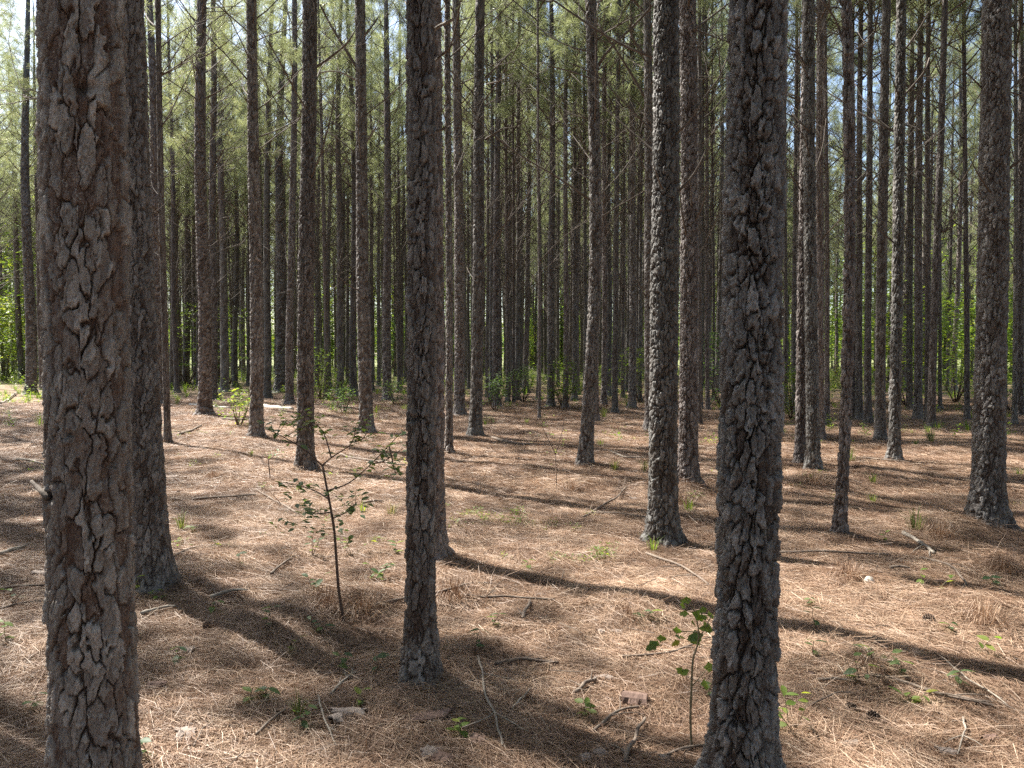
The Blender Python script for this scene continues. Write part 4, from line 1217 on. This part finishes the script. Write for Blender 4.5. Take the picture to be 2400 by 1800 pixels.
# second small sapling left of the twiggy one
p = at(634, 1128)
w2 = link('sapling', None, None, p)
tag(w2, 'short sapling with a flat leafy top between the scaly pine and the twiggy sapling', 'sapling')
w2q = lambda px, py, dy=0: at_depth(px, py, p[1] + dy) - p
mb = MB(); mb.tube(smooth_line([w2q(634, 1132), w2q(630, 1090), w2q(628, 1066)], 8), np.linspace(.009, .004, 8), 5, .4)
link('stem', mb.build_mesh('stem', [STEM]), w2)
for _ in range(22):
    put_leaf(w2, w2q(635 + rgl.normal(0, 16), 1064 + rgl.normal(0, 5), rgl.normal(0, .1)), LEAF_DARK[int(rgl.integers(0, 3))], rgl.uniform(.04, .06), rgl)

# ------------------------------------------------------------------ fallen sticks: pixels along each stick, width in pixels
rgk = np.random.default_rng(71)
STICKS = [([(882, 1426), (960, 1412), (1054, 1396), (1163, 1376)], 8, STICK, 'long scaly fallen branch lying behind the foot of the straight grey-brown pine'),
 ([(1077, 1401), (1140, 1413), (1200, 1409), (1300, 1414)], 6, STICK, 'dark low stick lying just beyond the long scaly branch'),
 ([(1120, 1548), (1127, 1581), (1140, 1648), (1170, 1724), (1178, 1760)], 6, STICK_PALE, 'pale crooked forked twig lying end-on beyond the bark slab'),
 ([(1160, 1566), (1230, 1562), (1309, 1565)], 9, STICK, 'straight brown stick level in the straw beside the pale forked twig'),
 ([(1227, 1460), (1234, 1440), (1243, 1416)], 9, STICK, 'short stubby stick standing towards the viewer beyond the level stick'),
 ([(1346, 1636), (1370, 1618), (1396, 1603)], 10, STICK, 'short thick broken stick beside a curled bark scrap'),
 ([(1392, 1724), (1445, 1684), (1502, 1668)], 8, STICK, 'bent brown stick curving under the domed bark slab'),
 ([(1468, 1799), (1488, 1747), (1512, 1697)], 11, STICK, 'thick grey stick pointing away from the viewer at the bottom edge'),
 ([(1565, 1782), (1610, 1772), (1661, 1760)], 8, STICK, 'dark stick running in to the foot of the oak seedling'),
 ([(1458, 1547), (1561, 1547), (1631, 1518), (1664, 1502)], 5, STICK, 'slim curved twig reaching behind the oak seedling'),
 ([(1515, 1303), (1598, 1336), (1661, 1379)], 6, STICK, 'thin stick slanting down to the crusted blackish pine'),
 ([(1200, 1672), (1225, 1652), (1245, 1624)], 5, STICK_PALE, 'short pale curved twig in open straw'),
 ([(1826, 1301), (1950, 1303), (2088, 1308)], 6, STICK, 'long dark straight stick level behind the mossy shade'),
 ([(2118, 1257), (2155, 1283), (2191, 1306)], 10, STICK_PALE, 'thick pale stick slanting before the big flared pine'),
 ([(2158, 1313), (2231, 1336), (2267, 1376), (2247, 1392)], 5, STICK, 'thin hooked twig curling round a lime seedling'),
 ([(1916, 1603), (1960, 1607), (2005, 1605)], 7, STICK, 'short black stick end to end with the long knobbly one'),
 ([(2032, 1585), (2131, 1618), (2231, 1651), (2330, 1668)], 9, STICK, 'long knobbly branch slanting across the sunny straw'),
 ([(2218, 1558), (2281, 1615), (2363, 1664)], 4, STICK_PALE, 'long thin pale twig crossing above the knobbly branch'),
 ([(2257, 1691), (2264, 1727), (2244, 1780)], 5, STICK_PALE, 'bleached twig with a hooked tip in the bright corner'),
 ([(2085, 1338), (2108, 1339), (2131, 1340)], 7, STICK, 'very short level stick in the shade band'),
 ([(1368, 1218), (1417, 1188), (1450, 1172), (1467, 1146)], 5, STICK, 'thin rising twig with a bent tip before the stout pair'),
 ([(1390, 1207), (1450, 1211), (1515, 1218)], 5, STICK, 'thin level twig touching the stout pine of the pair'),
 ([(1417, 1058), (1463, 1079), (1520, 1077)], 4, STICK_PALE, 'pale tangled twig between the bent pine and the stout pair'),
 ([(1153, 1030), (1195, 1043), (1240, 1047)], 7, STICK, 'dark fallen limb beside the leaning lit-edge pine'),
 ([(2009, 1077), (2070, 1084), (2134, 1089)], 5, STICK, 'long stick lying across the foot of a dark pine'),
 ([(795, 1067), (860, 1085), (950, 1095)], 5, STICK, 'long twig on the ground behind the sapling boughs'),
 ([(850, 1185), (875, 1183), (898, 1180)], 6, STICK, 'short dark stick behind the sapling stem'),
 ([(450, 1177), (525, 1173), (600, 1166)], 6, STICK, 'long dark stick in shade beyond the dark scaly pine'),
 ([(423, 1022), (450, 1014), (472, 1001)], 6, STICK, 'stick beside the slender pole-like pine'),
 ([(0, 949), (20, 938), (41, 923)], 5, STICK_PALE, 'pale stick near the leafy edge of the wood'),
 ([(38, 1082), (70, 1085), (103, 1093)], 6, STICK_PALE, 'grey stick half hidden by the flaking-bark pine'),
 ([(0, 1309), (30, 1300), (56, 1293)], 11, STICK_PALE, 'thick split pale stick at the picture edge'),
 ([(0, 1387), (60, 1384), (103, 1381)], 6, STICK, 'dark level stick running behind the flaking-bark pine'),
 ([(0, 1435), (50, 1426), (100, 1416)], 5, STICK, 'thin dark twig nearest the flaking-bark pine on its outer side'),
 ([(404, 1313), (440, 1298), (474, 1286)], 5, STICK, 'thin dark twig just behind the dark scaly pine foot'),
 ([(331, 1449), (370, 1441), (411, 1431)], 9, STICK_PALE, 'thick pale stick in a sun patch beside the flaking-bark pine'),
 ([(494, 1409), (530, 1400), (570, 1392)], 9, STICK_PALE, 'rough pale stick at the edge of the scaly pine shadow'),
 ([(600, 1734), (635, 1705), (670, 1671)], 7, STICK, 'long slanting stick near the bottom, before a trifoliate seedling'),
 ([(776, 1638), (805, 1610), (835, 1585)], 7, STICK_PALE, 'grey slanting stick in front of the sapling foot'),
 ([(636, 1353), (658, 1335), (680, 1316)], 6, STICK, 'slanting dark stick behind the low dark seedlings'),
 ([(455, 1760), (470, 1735), (500, 1700)], 4, STICK, 'wispy twig by a shed bark scrap'),
 ([(745, 1640), (757, 1690), (790, 1760)], 5, STICK_PALE, 'thin pale twig lying across decayed wood'),
 ([(2020, 1545), (2040, 1565), (2050, 1520)], 5, STICK_PALE, 'bent pale twig standing out of a straw hump'),
 ([(1895, 1665), (1960, 1640), (2000, 1630)], 4, STICK, 'faint twig just behind the short black stick'),
 ([(520, 985), (560, 990), (610, 983)], 5, STICK, 'dark stick lying just before the bleached log'),
 ([(700, 1210), (640, 1180), (600, 1150)], 4, STICK, 'dead arching twig at the sapling side')]
for pl, w, mat, label in STICKS:
    P = [at(*q, lift=.012) for q in pl]
    base = P[0].copy()
    D = np.mean([q[1] for q in P])
    r = max(.003, w * D / F_PX / 2)
    n = max(8, len(P) * 5)
    Q = smooth_line([q - base for q in P], n)
    L = np.linalg.norm(Q[-1] - Q[0])
    Q[1:-1] += rgk.normal(0, .006 + r * .15, (n - 2, 3)) * np.array([1, 1, .5])
    for _ in range(2): Q[1:-1] = .25 * Q[:-2] + .5 * Q[1:-1] + .25 * Q[2:]
    wz = gz(Q[:, 0] + base[0], Q[:, 1] + base[1]) - base[2]
    Q[:, 2] = wz + r * .9 + .027 + .012 * np.sin(np.linspace(0, 3, n)) 
    mb = MB()
    mb.tube(Q, np.linspace(r * 1.1, r * .7, n) * rgk.uniform(.88, 1.12, n), 7, rgk.uniform(), 0, .12)
    for _ in range(int(rgk.integers(1, 4))):
        i = int(rgk.integers(2, n - 2)); t = Q[min(i + 1, n - 1)] - Q[i]; t /= np.linalg.norm(t) + 1e-9
        d = t + rgk.normal(0, .6, 3) * np.array([1, 1, .35]); d[2] = abs(d[2]) * .6
        B = curve_pts(Q[i], d, min(.35, L * rgk.uniform(.15, .5)), 5, (0, 0, -.2), .08, rgk)
        mb.tube(B, np.linspace(r * .5, r * .2, 5), 4, rgk.uniform(), 0, .1)
    if 'forked' in label or 'hooked tip' in label:
        i = n * 6 // 10
        for sgn in (1, -1):
            t = Q[i] - Q[0]; t /= np.linalg.norm(t)
            d = t + np.array([-t[1], t[0], 0]) * .7 * sgn
            mb.tube(curve_pts(Q[i] , d, L * .3, 6, (0, 0, 0), .08, rgk), np.linspace(r * .6, r * .3, 6), 5, .5, 0, .1)
    o = link('fallen_stick', mb.build_mesh('fallen_stick', [mat]), None, base)
    tag(o, label, 'stick', 'fallen sticks in the straw')

# bleached log beyond, in two pieces
for pl, w, label in (([(614, 955), (650, 960), (686, 963)], 11, 'bleached white log lying curved in the sun between two dark pines'), ([(446, 952), (490, 957), (540, 960)], 9, 'dull pale log lying behind the pine before it')):
    P = [at(*q) for q in pl]; base = P[0]
    r = w * P[1][1] / F_PX / 2
    Q = smooth_line([q - base for q in P], 12); Q[:, 2] = gz(Q[:, 0] + base[0], Q[:, 1] + base[1]) - base[2] + r * .75
    mb = MB(); mb.tube(Q, np.linspace(r, r * .8, 12) * rgk.uniform(.9, 1.1, 12), 9, .5, 0, .07)
    mb.tube([Q[7], Q[7] + (.05, -.05, .16), Q[7] + (.06, -.08, .24)], [r * .4, r * .3, r * .2], 6, .5)
    tag(link('fallen_log', mb.build_mesh('fallen_log', [LOGWOOD]), None, base), label, 'log')

# ------------------------------------------------------------------ shed bark slabs, cones, decayed wood
def slab(name, L, W, T, dome, mat, rng):
    nu_, nv_ = 9, 6
    u = np.linspace(-1, 1, nu_); v = np.linspace(-1, 1, nv_)
    UU, VV = np.meshgrid(u, v)
    jag = 1 + .16 * rng.normal(0, 1, UU.shape) * (np.abs(UU) > .7) + .12 * rng.normal(0, 1, UU.shape) * (np.abs(VV) > .7)
    X = UU * L * .5 * jag; Y = VV * W * .5 * jag * (1 - .25 * UU ** 2)
    Z = dome * (1 - VV ** 2) + .15 * T * rng.normal(0, 1, UU.shape)
    top = np.stack([X, Y, Z + T], -1).reshape(-1, 3); bot = np.stack([X * .97, Y * .97, Z], -1).reshape(-1, 3)
    n = nu_ * nv_
    i = (np.arange(nv_ - 1)[:, None] * nu_ + np.arange(nu_ - 1)[None]).ravel()
    qt = np.stack([i, i + 1, i + nu_ + 1, i + nu_], 1)
    qb = qt[:, ::-1] + n
    rim = list(range(nu_)) + [nu_ * k + nu_ - 1 for k in range(1, nv_)] + list(range(n - 2, n - nu_ - 1, -1)) + [nu_ * k for k in range(nv_ - 2, 0, -1)]
    rim = np.array(rim); nx2 = np.roll(rim, -1)
    qs = np.stack([rim, rim + n, nx2 + n, nx2], 1)
    return mesh_arrays(name, np.concatenate([top, bot]), np.concatenate([qt, qb, qs]), [mat], False, {'rnd': np.full(2 * n, rng.uniform())})
SLABS = [(1006, 1690, 98, 26, .012, FLAKE, .06, 'long flat slab of reddish bark in front of the straight grey-brown pine'),
         (1487, 1655, 64, 34, .035, FLAKE, -.05, 'domed reddish slab of shed bark above the bent stick'),
         (441, 1535, 34, 18, .01, FLAKE_PALE, -.3, 'pale grey bark chunk in the sun beside the flaking-bark pine'),
         (434, 1732, 46, 30, .014, FLAKE_PALE, .5, 'curled pale bark scrap near the bottom beside the flaking-bark pine'),
         (368, 1620, 40, 16, .02, FLAKE, .1, 'dark curled bark piece against the flaking-bark pine'),
         (1117, 1748, 36, 20, .008, FLAKE, -.3, 'flat reddish bark scrap by the leafy seedling tip'),
         (1010, 1778, 50, 26, .008, FLAKE_PALE, .2, 'pale pinkish bark scrap at the bottom, upper of an overlapping pair'),
         (1040, 1792, 46, 22, .01, FLAKE, -.5, 'reddish bark scrap at the bottom, lower of an overlapping pair'),
         (1372, 1790, 26, 16, .008, FLAKE_PALE, .3, 'small pale bark scrap at the bottom near the thick grey stick'),
         (1404, 1780, 24, 16, .008, FLAKE_PALE, 1.0, 'paler bark scrap just above the small bottom-edge one'),
         (1558, 1790, 24, 14, .008, FLAKE_PALE, .1, 'tiny bark scrap under the dark stick by the oak seedling'),
         (1408, 1490, 14, 9, .006, FLAKE_PALE, .4, 'small bark chip lying alone in shaded straw'),
         (1446, 1490, 26, 13, .008, FLAKE_PALE, .2, 'twin-lobed bark chip in shaded straw'),
         (1418, 1600, 20, 26, .008, FLAKE_PALE, 1.2, 'upright curled bark scrap beside the short thick broken stick'),
         (2320, 1744, 36, 14, .01, FLAKE, .1, 'reddish bark scrap in the bright corner'),
         (2222, 1775, 48, 12, .006, FLAKE_PALE, -.2, 'long pale bark sliver in the bright corner'),
         (822, 1682, 76, 16, .016, FLAKE_PALE, -.08, 'decayed pale wood chunk across from the bark slab'),
         (785, 1700, 28, 24, .02, FLAKE_PALE, .9, 'knotted end of decayed wood beside the pale chunk'),
         (732, 1395, 22, 14, .01, FLAKE_PALE, .5, 'pale bark flake among dark seedlings'),
         (95, 1352, 36, 12, .016, FLAKE_PALE, .2, 'pale curled bark scrap just outside the flaking-bark pine'),
         (1335, 1045, 16, 8, .008, FLAKE_PALE, 0, 'white bark flake lying near the gently bent pine'),
         (2052, 1065, 12, 8, .012, FLAKE_PALE, .2, 'tan bark flake beside the long stick at the dark pine'),
         (1488, 1174, 22, 9, .01, FLAKE_PALE, .1, 'pale bark flake just before the stout pair'),
         (1070, 1212, 14, 10, .008, FLAKE_PALE, .4, 'white chip in the sun beyond the straight grey-brown pine')]
for px, py, lw, ww, dome, mat, rz, label in SLABS:
    p = at(px, py); k_ = p[1] / F_PX
    o = link('bark_slab', slab('bark_slab', lw * k_, ww * k_ * 2.0, .008, dome, mat, rgk), None, (p[0], p[1], p[2] + .018), (rgk.uniform(-.1, .25), rgk.uniform(-.12, .12), rz))
    tag(o, label, 'bark slab', 'shed bark pieces on the straw')

bits = []
for k_ in range(6):
    me_ = slab('bit', rgk.uniform(.03, .075), rgk.uniform(.018, .035), .004, rgk.uniform(.002, .008), FLAKE, rgk)
    co_ = np.zeros(len(me_.vertices) * 3); me_.vertices.foreach_get('co', co_)
    fq_ = np.array([p_.vertices[:] for p_ in me_.polygons])
    bits.append((co_.reshape(-1, 3), fq_, None, np.full(len(me_.vertices), .5), np.full(len(fq_), k_ % 2, np.int32), np.zeros(0, np.int32)))
    bpy.data.meshes.remove(me_)
x, y = sprinkle(2.2, 9.5, 7.0, .74, rgk)
n = len(x); sc_ = rgk.uniform(.4, 1.25, n)
scatter('litter', bits, [FLAKE, STICK], np.column_stack([x, y, gz(x, y) + .016]), np.column_stack([rgk.normal(0, .25, (n, 2)), rgk.uniform(0, 6.28, n)]), np.column_stack([sc_] * 3), rgk.integers(0, 6, n),
        'small brown bark crumbs sifted through the straw')
tw_ = []
for k_ in range(5):
    mb = MB()
    L_ = rgk.uniform(.12, .38)
    P_ = curve_pts((-L_ / 2, 0, .004), (1, 0, 0), L_, 7, (0, rgk.normal(0, .4), 0), .08, rgk); P_[:, 2] = .004 + .006 * rgk.uniform(size=7)
    mb.tube(P_, np.linspace(.0032, .0016, 7), 4, .5)
    mb.tube(curve_pts(P_[3], (1, rgk.choice([-1, 1]), .1), L_ * .3, 4, (0, 0, 0), .1, rgk), np.linspace(.002, .001, 4), 3, .5)
    tw_.append(mb_variant(mb))
x, y = sprinkle(2.2, 13, 3.2, .74, rgk)
n = len(x)
scatter('twig_litter', tw_, [STICK], np.column_stack([x, y, gz(x, y) + .024]), np.column_stack([rgk.normal(0, .08, (n, 2)), rgk.uniform(0, 6.28, n)]), np.ones((n, 3)), rgk.integers(0, 5, n),
        'thin broken twigs tangled in the straw')

def cone_mesh(rng):
    mb = MB()
    n = 46
    for i in range(n):
        t = (i + .5) / n; a = i * 2.4
        rad = .024 * math.sin(math.pi * (.12 + .85 * t)) ** .7
        c = np.array([rad * math.cos(a), rad * math.sin(a), t * .075]); o_ = np.array([math.cos(a), math.sin(a), .35])
        s_ = np.array([-math.sin(a), math.cos(a), 0]) * .008
        b = c * np.array([.25, .25, 1])
        tip = c + o_ * .012
        mb.add([b - s_ * .5, b + s_ * .5, tip + s_, tip - s_, tip + np.array([0, 0, .006])], [[2, 3, 4], [0, 3, 4], [1, 4, 2]], [[0, 1, 2, 3]], rng.uniform())
    mb.tube([(0, 0, 0), (0, 0, .04), (0, 0, .075)], [.008, .012, .005], 6, .2)
    return mb.build_mesh('pine_cone', [CONE], smooth=False)
cm = cone_mesh(rgk)
for px, py, label in ((477, 1116, 'open pine cone on sunny straw beyond the dark scaly pine'), (418, 1160, 'pine cone in shade close to the dark scaly pine'), (486, 1484, 'pine cone at the edge of a tree shadow near the lime seedlings'),
                      (2188, 1460, 'dark pine cone in a shade band beside a straw hump'), (2032, 1692, 'blackish pine cone below the knobbly branch'), (1982, 1669, 'small dark cone left of the blackish one')):
    p = at(px, py)
    o = link('pine_cone', cm, None, (p[0], p[1], p[2] + .028), (1.45 + rgk.uniform(-.2, .2), rgk.uniform(-.3, .3), rgk.uniform(0, 6.28)), rgk.uniform(.55, .8))
    tag(o, label, 'pine cone', 'pine cones on the straw')
# pale puffball-like knob in the sun
p = at(2037, 1372)
mb = MB(); mb.tube([(0, 0, -.01), (0, 0, .012), (0, 0, .035), (0, 0, .055), (0, 0, .062)], [.03, .036, .034, .02, .005], 10, .5, 0, .06)
mb.tube([(.01, -.03, -.01), (.01, -.03, .01), (.01, -.03, .03)], [.02, .022, .006], 8, .5, 0, .06)
tag(link('mushroom', mb.build_mesh('mushroom', [LOGWOOD]), None, p), 'pale lumpy mushroom standing alone in the shade band', 'mushroom')

# ------------------------------------------------------------------ straw humps and grass tufts
rgh = np.random.default_rng(55)
def straw_tuft(n, h, rad, rng):
    h *= .8
    mb = MB()
    a = rng.uniform(0, 6.28, n); r_ = rng.uniform(0, rad, n)
    base = np.column_stack([r_ * np.cos(a), r_ * np.sin(a), rng.uniform(0, .02, n)])
    hh = h * rng.uniform(.35, 1.1, n) * (1 - .5 * r_ / rad); o_ = rng.uniform(.02, .20, n)
    d = np.column_stack([np.cos(a), np.sin(a), 0 * a]); s_ = np.column_stack([-np.sin(a), np.cos(a), 0 * a]) * .0013
    p1 = base + d * (o_ * .45)[:, None]; p1[:, 2] += hh
    p2 = base + d * o_[:, None]; p2[:, 2] += hh * rng.uniform(.1, 1.15, n)
    V = np.stack([base - s_, base + s_, p1 + s_, p1 - s_, p2], 1).reshape(-1, 3)
    i = np.arange(n)[:, None] * 5
    mb.add(V, i + np.array([3, 2, 4]), i + np.array([0, 1, 2, 3]), np.repeat(np.clip(rng.beta(2, 2.6, n), 0, 1), 5))
    return mb.build_mesh('straw_tuft', [STRAW], smooth=False)
ST = [straw_tuft(260, .17, .15, rgh) for _ in range(4)]
for px, py, s, label in ((842, 1432, 1.0, 'rusty upright needle tuft between the sapling stem and the straight pine'), (765, 1425, .9, 'needle tuft draped left of the sapling stem'), (1062, 1402, 1.0, 'rusty needle tuft against the straight pine'),
                         (1335, 1150, 1.0, 'dark dry tuft at the foot of the wispy sapling'), (1600, 1160, 1.1, 'needle heap piled against the rear pine of the tight pair'),
                         (2200, 1245, 1.2, 'steep needle mound at the foot of the big flared pine'), (2345, 1325, .8, 'pointed needle tuft in the sun behind the hooked twig'), (2300, 1455, .95, 'long needle hump catching sun at its top'),
                         (1985, 1355, .9, 'needle tuft in the shade band beside the mushroom'), (2045, 1570, .7, 'needle tuft under the dark green seedlings'),
                         (1475, 1455, .7, 'splayed needle tuft beyond the oak seedling'), (1905, 1130, 1.2, 'needle apron round the V-footed pines'), (500, 1125, .9, 'low needle hump in sun beyond the dark scaly pine'), 
                         ):
    p = at(px, py)
    o = link('straw_tuft', ST[int(rgh.integers(0, 4))], None, (p[0], p[1], p[2] - .01), (0, 0, rgh.uniform(0, 6.28)), s)
    tag(o, label, 'straw tuft', 'tufts of caught pine needles')
def grass_tuft(n, h, rng):
    mb = grass_variant(rng, n, h)
    return mb.build_mesh('grass_tuft', [GRASS], smooth=False)
GT = [grass_tuft(34, .26, rgh) for _ in range(3)]
for px, py, s, label in ((1990, 1085, 1.2, 'arching green grass tuft near the foot of a dark pine'), (917, 1212, .7, 'small bright grass tuft close to the straight grey-brown pine'), (2145, 1243, 1.0, 'arching grass tuft before the needle mound'),
                         (1440, 1105, .8, 'thin grass tuft beyond the bent pine'), (1510, 1105, .8, 'thin grass tuft close to the stout pair'), (425, 1245, .8, 'wispy grass blades beside the dark scaly pine'), (2180, 1040, 1.3, 'tall weedy grass tuft beyond the dark pine'),
                         (1415, 980, 1.4, 'grass tuft among weeds behind the bent pine'), (700, 1690, .5, 'few grass blades near the bottom before the sapling')):
    p = at(px, py)
    o = link('grass_tuft', GT[int(rgh.integers(0, 3))], None, p, (0, 0, rgh.uniform(0, 6.28)), s)
    tag(o, label, 'grass tuft', 'green grass tufts in the straw')

# ------------------------------------------------------------------ broadleaf bushes and edge trees behind
def bush_meshes(rng, h, rad, n, lw, droop=0, layers=False):
    st = MB(); fo = MB()
    for _ in range(6):
        a = rng.uniform(0, 6.28); d = np.array([math.cos(a) * .5, math.sin(a) * .5, 1])
        st.tube(curve_pts((0, 0, -.05), d, h * rng.uniform(.7, 1), 6, (0, 0, .2), .08, rng), np.linspace(.012 * h ** .5 + .004, .003, 6), 4, .4)
    if layers: nodes = [(rng.normal(0, rad * .6), rng.normal(0, rad * .6), h * (.25 + .75 * int(rng.uniform(0, 9)) / 9)) for _ in range(70)]
    else: nodes = [(rng.normal(0, rad * .5), rng.normal(0, rad * .5), h * rng.beta(2.2, 1.6)) for _ in range(60)]
    for i in range(n):
        c = np.array(nodes[int(rng.integers(0, len(nodes)))]) + rng.normal(0, 1, 3) * (np.array([rad * .25, rad * .25, .05]) if layers else rad * .14)
        a = rng.uniform(0, 6.28); d = np.array([math.cos(a), math.sin(a), rng.uniform(-.5, .3)]); d /= np.linalg.norm(d)
        s_ = np.cross(d, (0, 0, 1)) + rng.normal(0, .3, 3); s_ /= np.linalg.norm(s_); l = lw * rng.uniform(1.4, 2.2)
        fo.add([c, c + d * l * .45 + s_ * lw * .5, c + d * l, c + d * l * .45 - s_ * lw * .5], None, [[0, 1, 2, 3]], rng.uniform())
    return st, fo
rgu = np.random.default_rng(99)
BUSHES = [(1322, 958, 1.6, .55, 900, .05, False, 'pale green bush around a thin pine beyond the gently bent one'),
          (1500, 945, 1.9, .8, 1100, .05, True, 'bright layered bush glimpsed just behind the stout pair'),
          (752, 938, 1.9, .8, 900, .05, True, 'dusty green layered shrub between two mid-distant pines'),
          (440, 905, 4.6, 1.5, 2200, .06, True, 'tiered green understorey tree glowing between the dark trunks'),
          (535, 905, 4.4, 1.3, 1800, .06, True, 'second tiered understorey tree, beside the narrow far trunks'),
          (15, 895, 4.8, 1.6, 2600, .08, False, 'bright leafy tree at the sunny edge of the wood'),
          (1855, 985, 1.6, .6, 1000, .05, False, 'yellow-green bush behind the crusted blackish pine'),
          (1985, 945, 1.8, .7, 1000, .06, False, 'green bush behind the three slim pines in a row'),
          (2125, 952, 3.2, 1.1, 1800, .07, False, 'tall dark green bush behind the paler pine'),
          (2240, 945, 3.6, 1.5, 2400, .08, False, 'sunlit yellow-green thicket beyond the fan-branched pine'),
          (2370, 965, 3.6, 1.2, 1800, .07, False, 'green thicket beyond the big flared pine'),
          (1160, 965, 1.0, .4, 500, .05, False, 'low weedy bush beside the leaning lit-edge pine'),
          (1225, 945, 1.3, .5, 600, .05, False, 'leafy weed clump around the very thin dead pole'),
          (805, 968, .7, .4, 400, .045, False, 'low weed clump before the mid-distant shrub'),
          (925, 948, .8, .4, 400, .045, False, 'low weed clump by the flare-footed pine'),
          (560, 1000, .8, .35, 260, .05, False, 'leafy low shrub with pale lit leaves beside the dark pine at the log'),
          (1690, 955, 2.4, .8, 1200, .06, False, 'green bush showing at the edge of the crusted blackish pine'),
          (905, 885, 4.5, 1.4, 1500, .09, False, 'far sunlit leafy tree between the leaning and the straight pine'),
          (1095, 885, 3.6, 1.3, 1500, .08, False, 'far green bush behind the leaning lit-edge pine')]
for px, py, h, rad, n, lw, lay, label in BUSHES:
    p = at(px, py)
    root = link('bush', None, None, p)
    st, fo = bush_meshes(rgu, h, rad, n, lw, 0, lay)
    link('stem', st.build_mesh('stem', [STEM]), root)
    tag(link('foliage', fo.build_mesh('foliage', [LEAF_YOUNG if (px > 1800 or px < 40 or 'pale' in label or 'bright' in label or lay) else LEAF], smooth=False), root), kind='stuff')
    tag(root, label, 'bush')

# thicket along the field edge
tv = []
for k_ in range(4):
    st, fo = bush_meshes(rgu, 5.0 + 1.6 * k_, 2.0, 900, .17)
    mb = MB()
    for v_, q_, r_ in zip(fo.v, fo.q, fo.r): mb.v.append(v_); mb.q.append(q_); mb.r.append(r_); mb.qm.append(np.zeros(len(q_), np.int32))
    tv.append(mb_variant(mb))
n = 420
t_ = rgu.uniform(-.85, .85, n); y = np.where((t_ > .33) | (t_ < -.6), rgu.uniform(44, 120, n), rgu.uniform(74, 135, n)); x = t_ * y
sc_ = rgu.uniform(.6, 1.5, n)
scatter('thicket', tv, [LEAF_YOUNG], np.column_stack([x, y, gz(x, y)]), np.column_stack([np.zeros((n, 2)), rgu.uniform(0, 6.28, n)]), np.column_stack([sc_] * 3), rgu.integers(0, 4, n),
        'pale green thicket closing the view at the field edge')

# distant treeline beyond the field
mb = MB()
n = 16000
a = rgu.uniform(-.95, .95, n); dist = rgu.uniform(300, 360, n)
prof = 9 + 4 * vnoise2(a * 22, 0 * a, 2) + 3 * vnoise2(a * 70, 0 * a, 3)
c = np.column_stack([dist * np.sin(a), dist * np.cos(a), prof * rgu.uniform(0, 1, n) ** .8])
d = rgu.normal(0, 1, (n, 3)); d /= np.linalg.norm(d, axis=1)[:, None]
s_ = np.cross(d, rgu.normal(0, 1, (n, 3))); s_ /= np.linalg.norm(s_, axis=1)[:, None]
V = np.stack([c - d, c + s_ * .8, c + d, c - s_ * .8], 1).reshape(-1, 3)
mb.add(V, None, np.arange(n)[:, None] * 4 + np.arange(4), np.repeat(rgu.uniform(0, 1, n), 4))
o = link('treeline', mb.build_mesh('treeline', [LEAF], smooth=False))
tag(o, 'low far treeline across the open field', None, None, 'stuff')
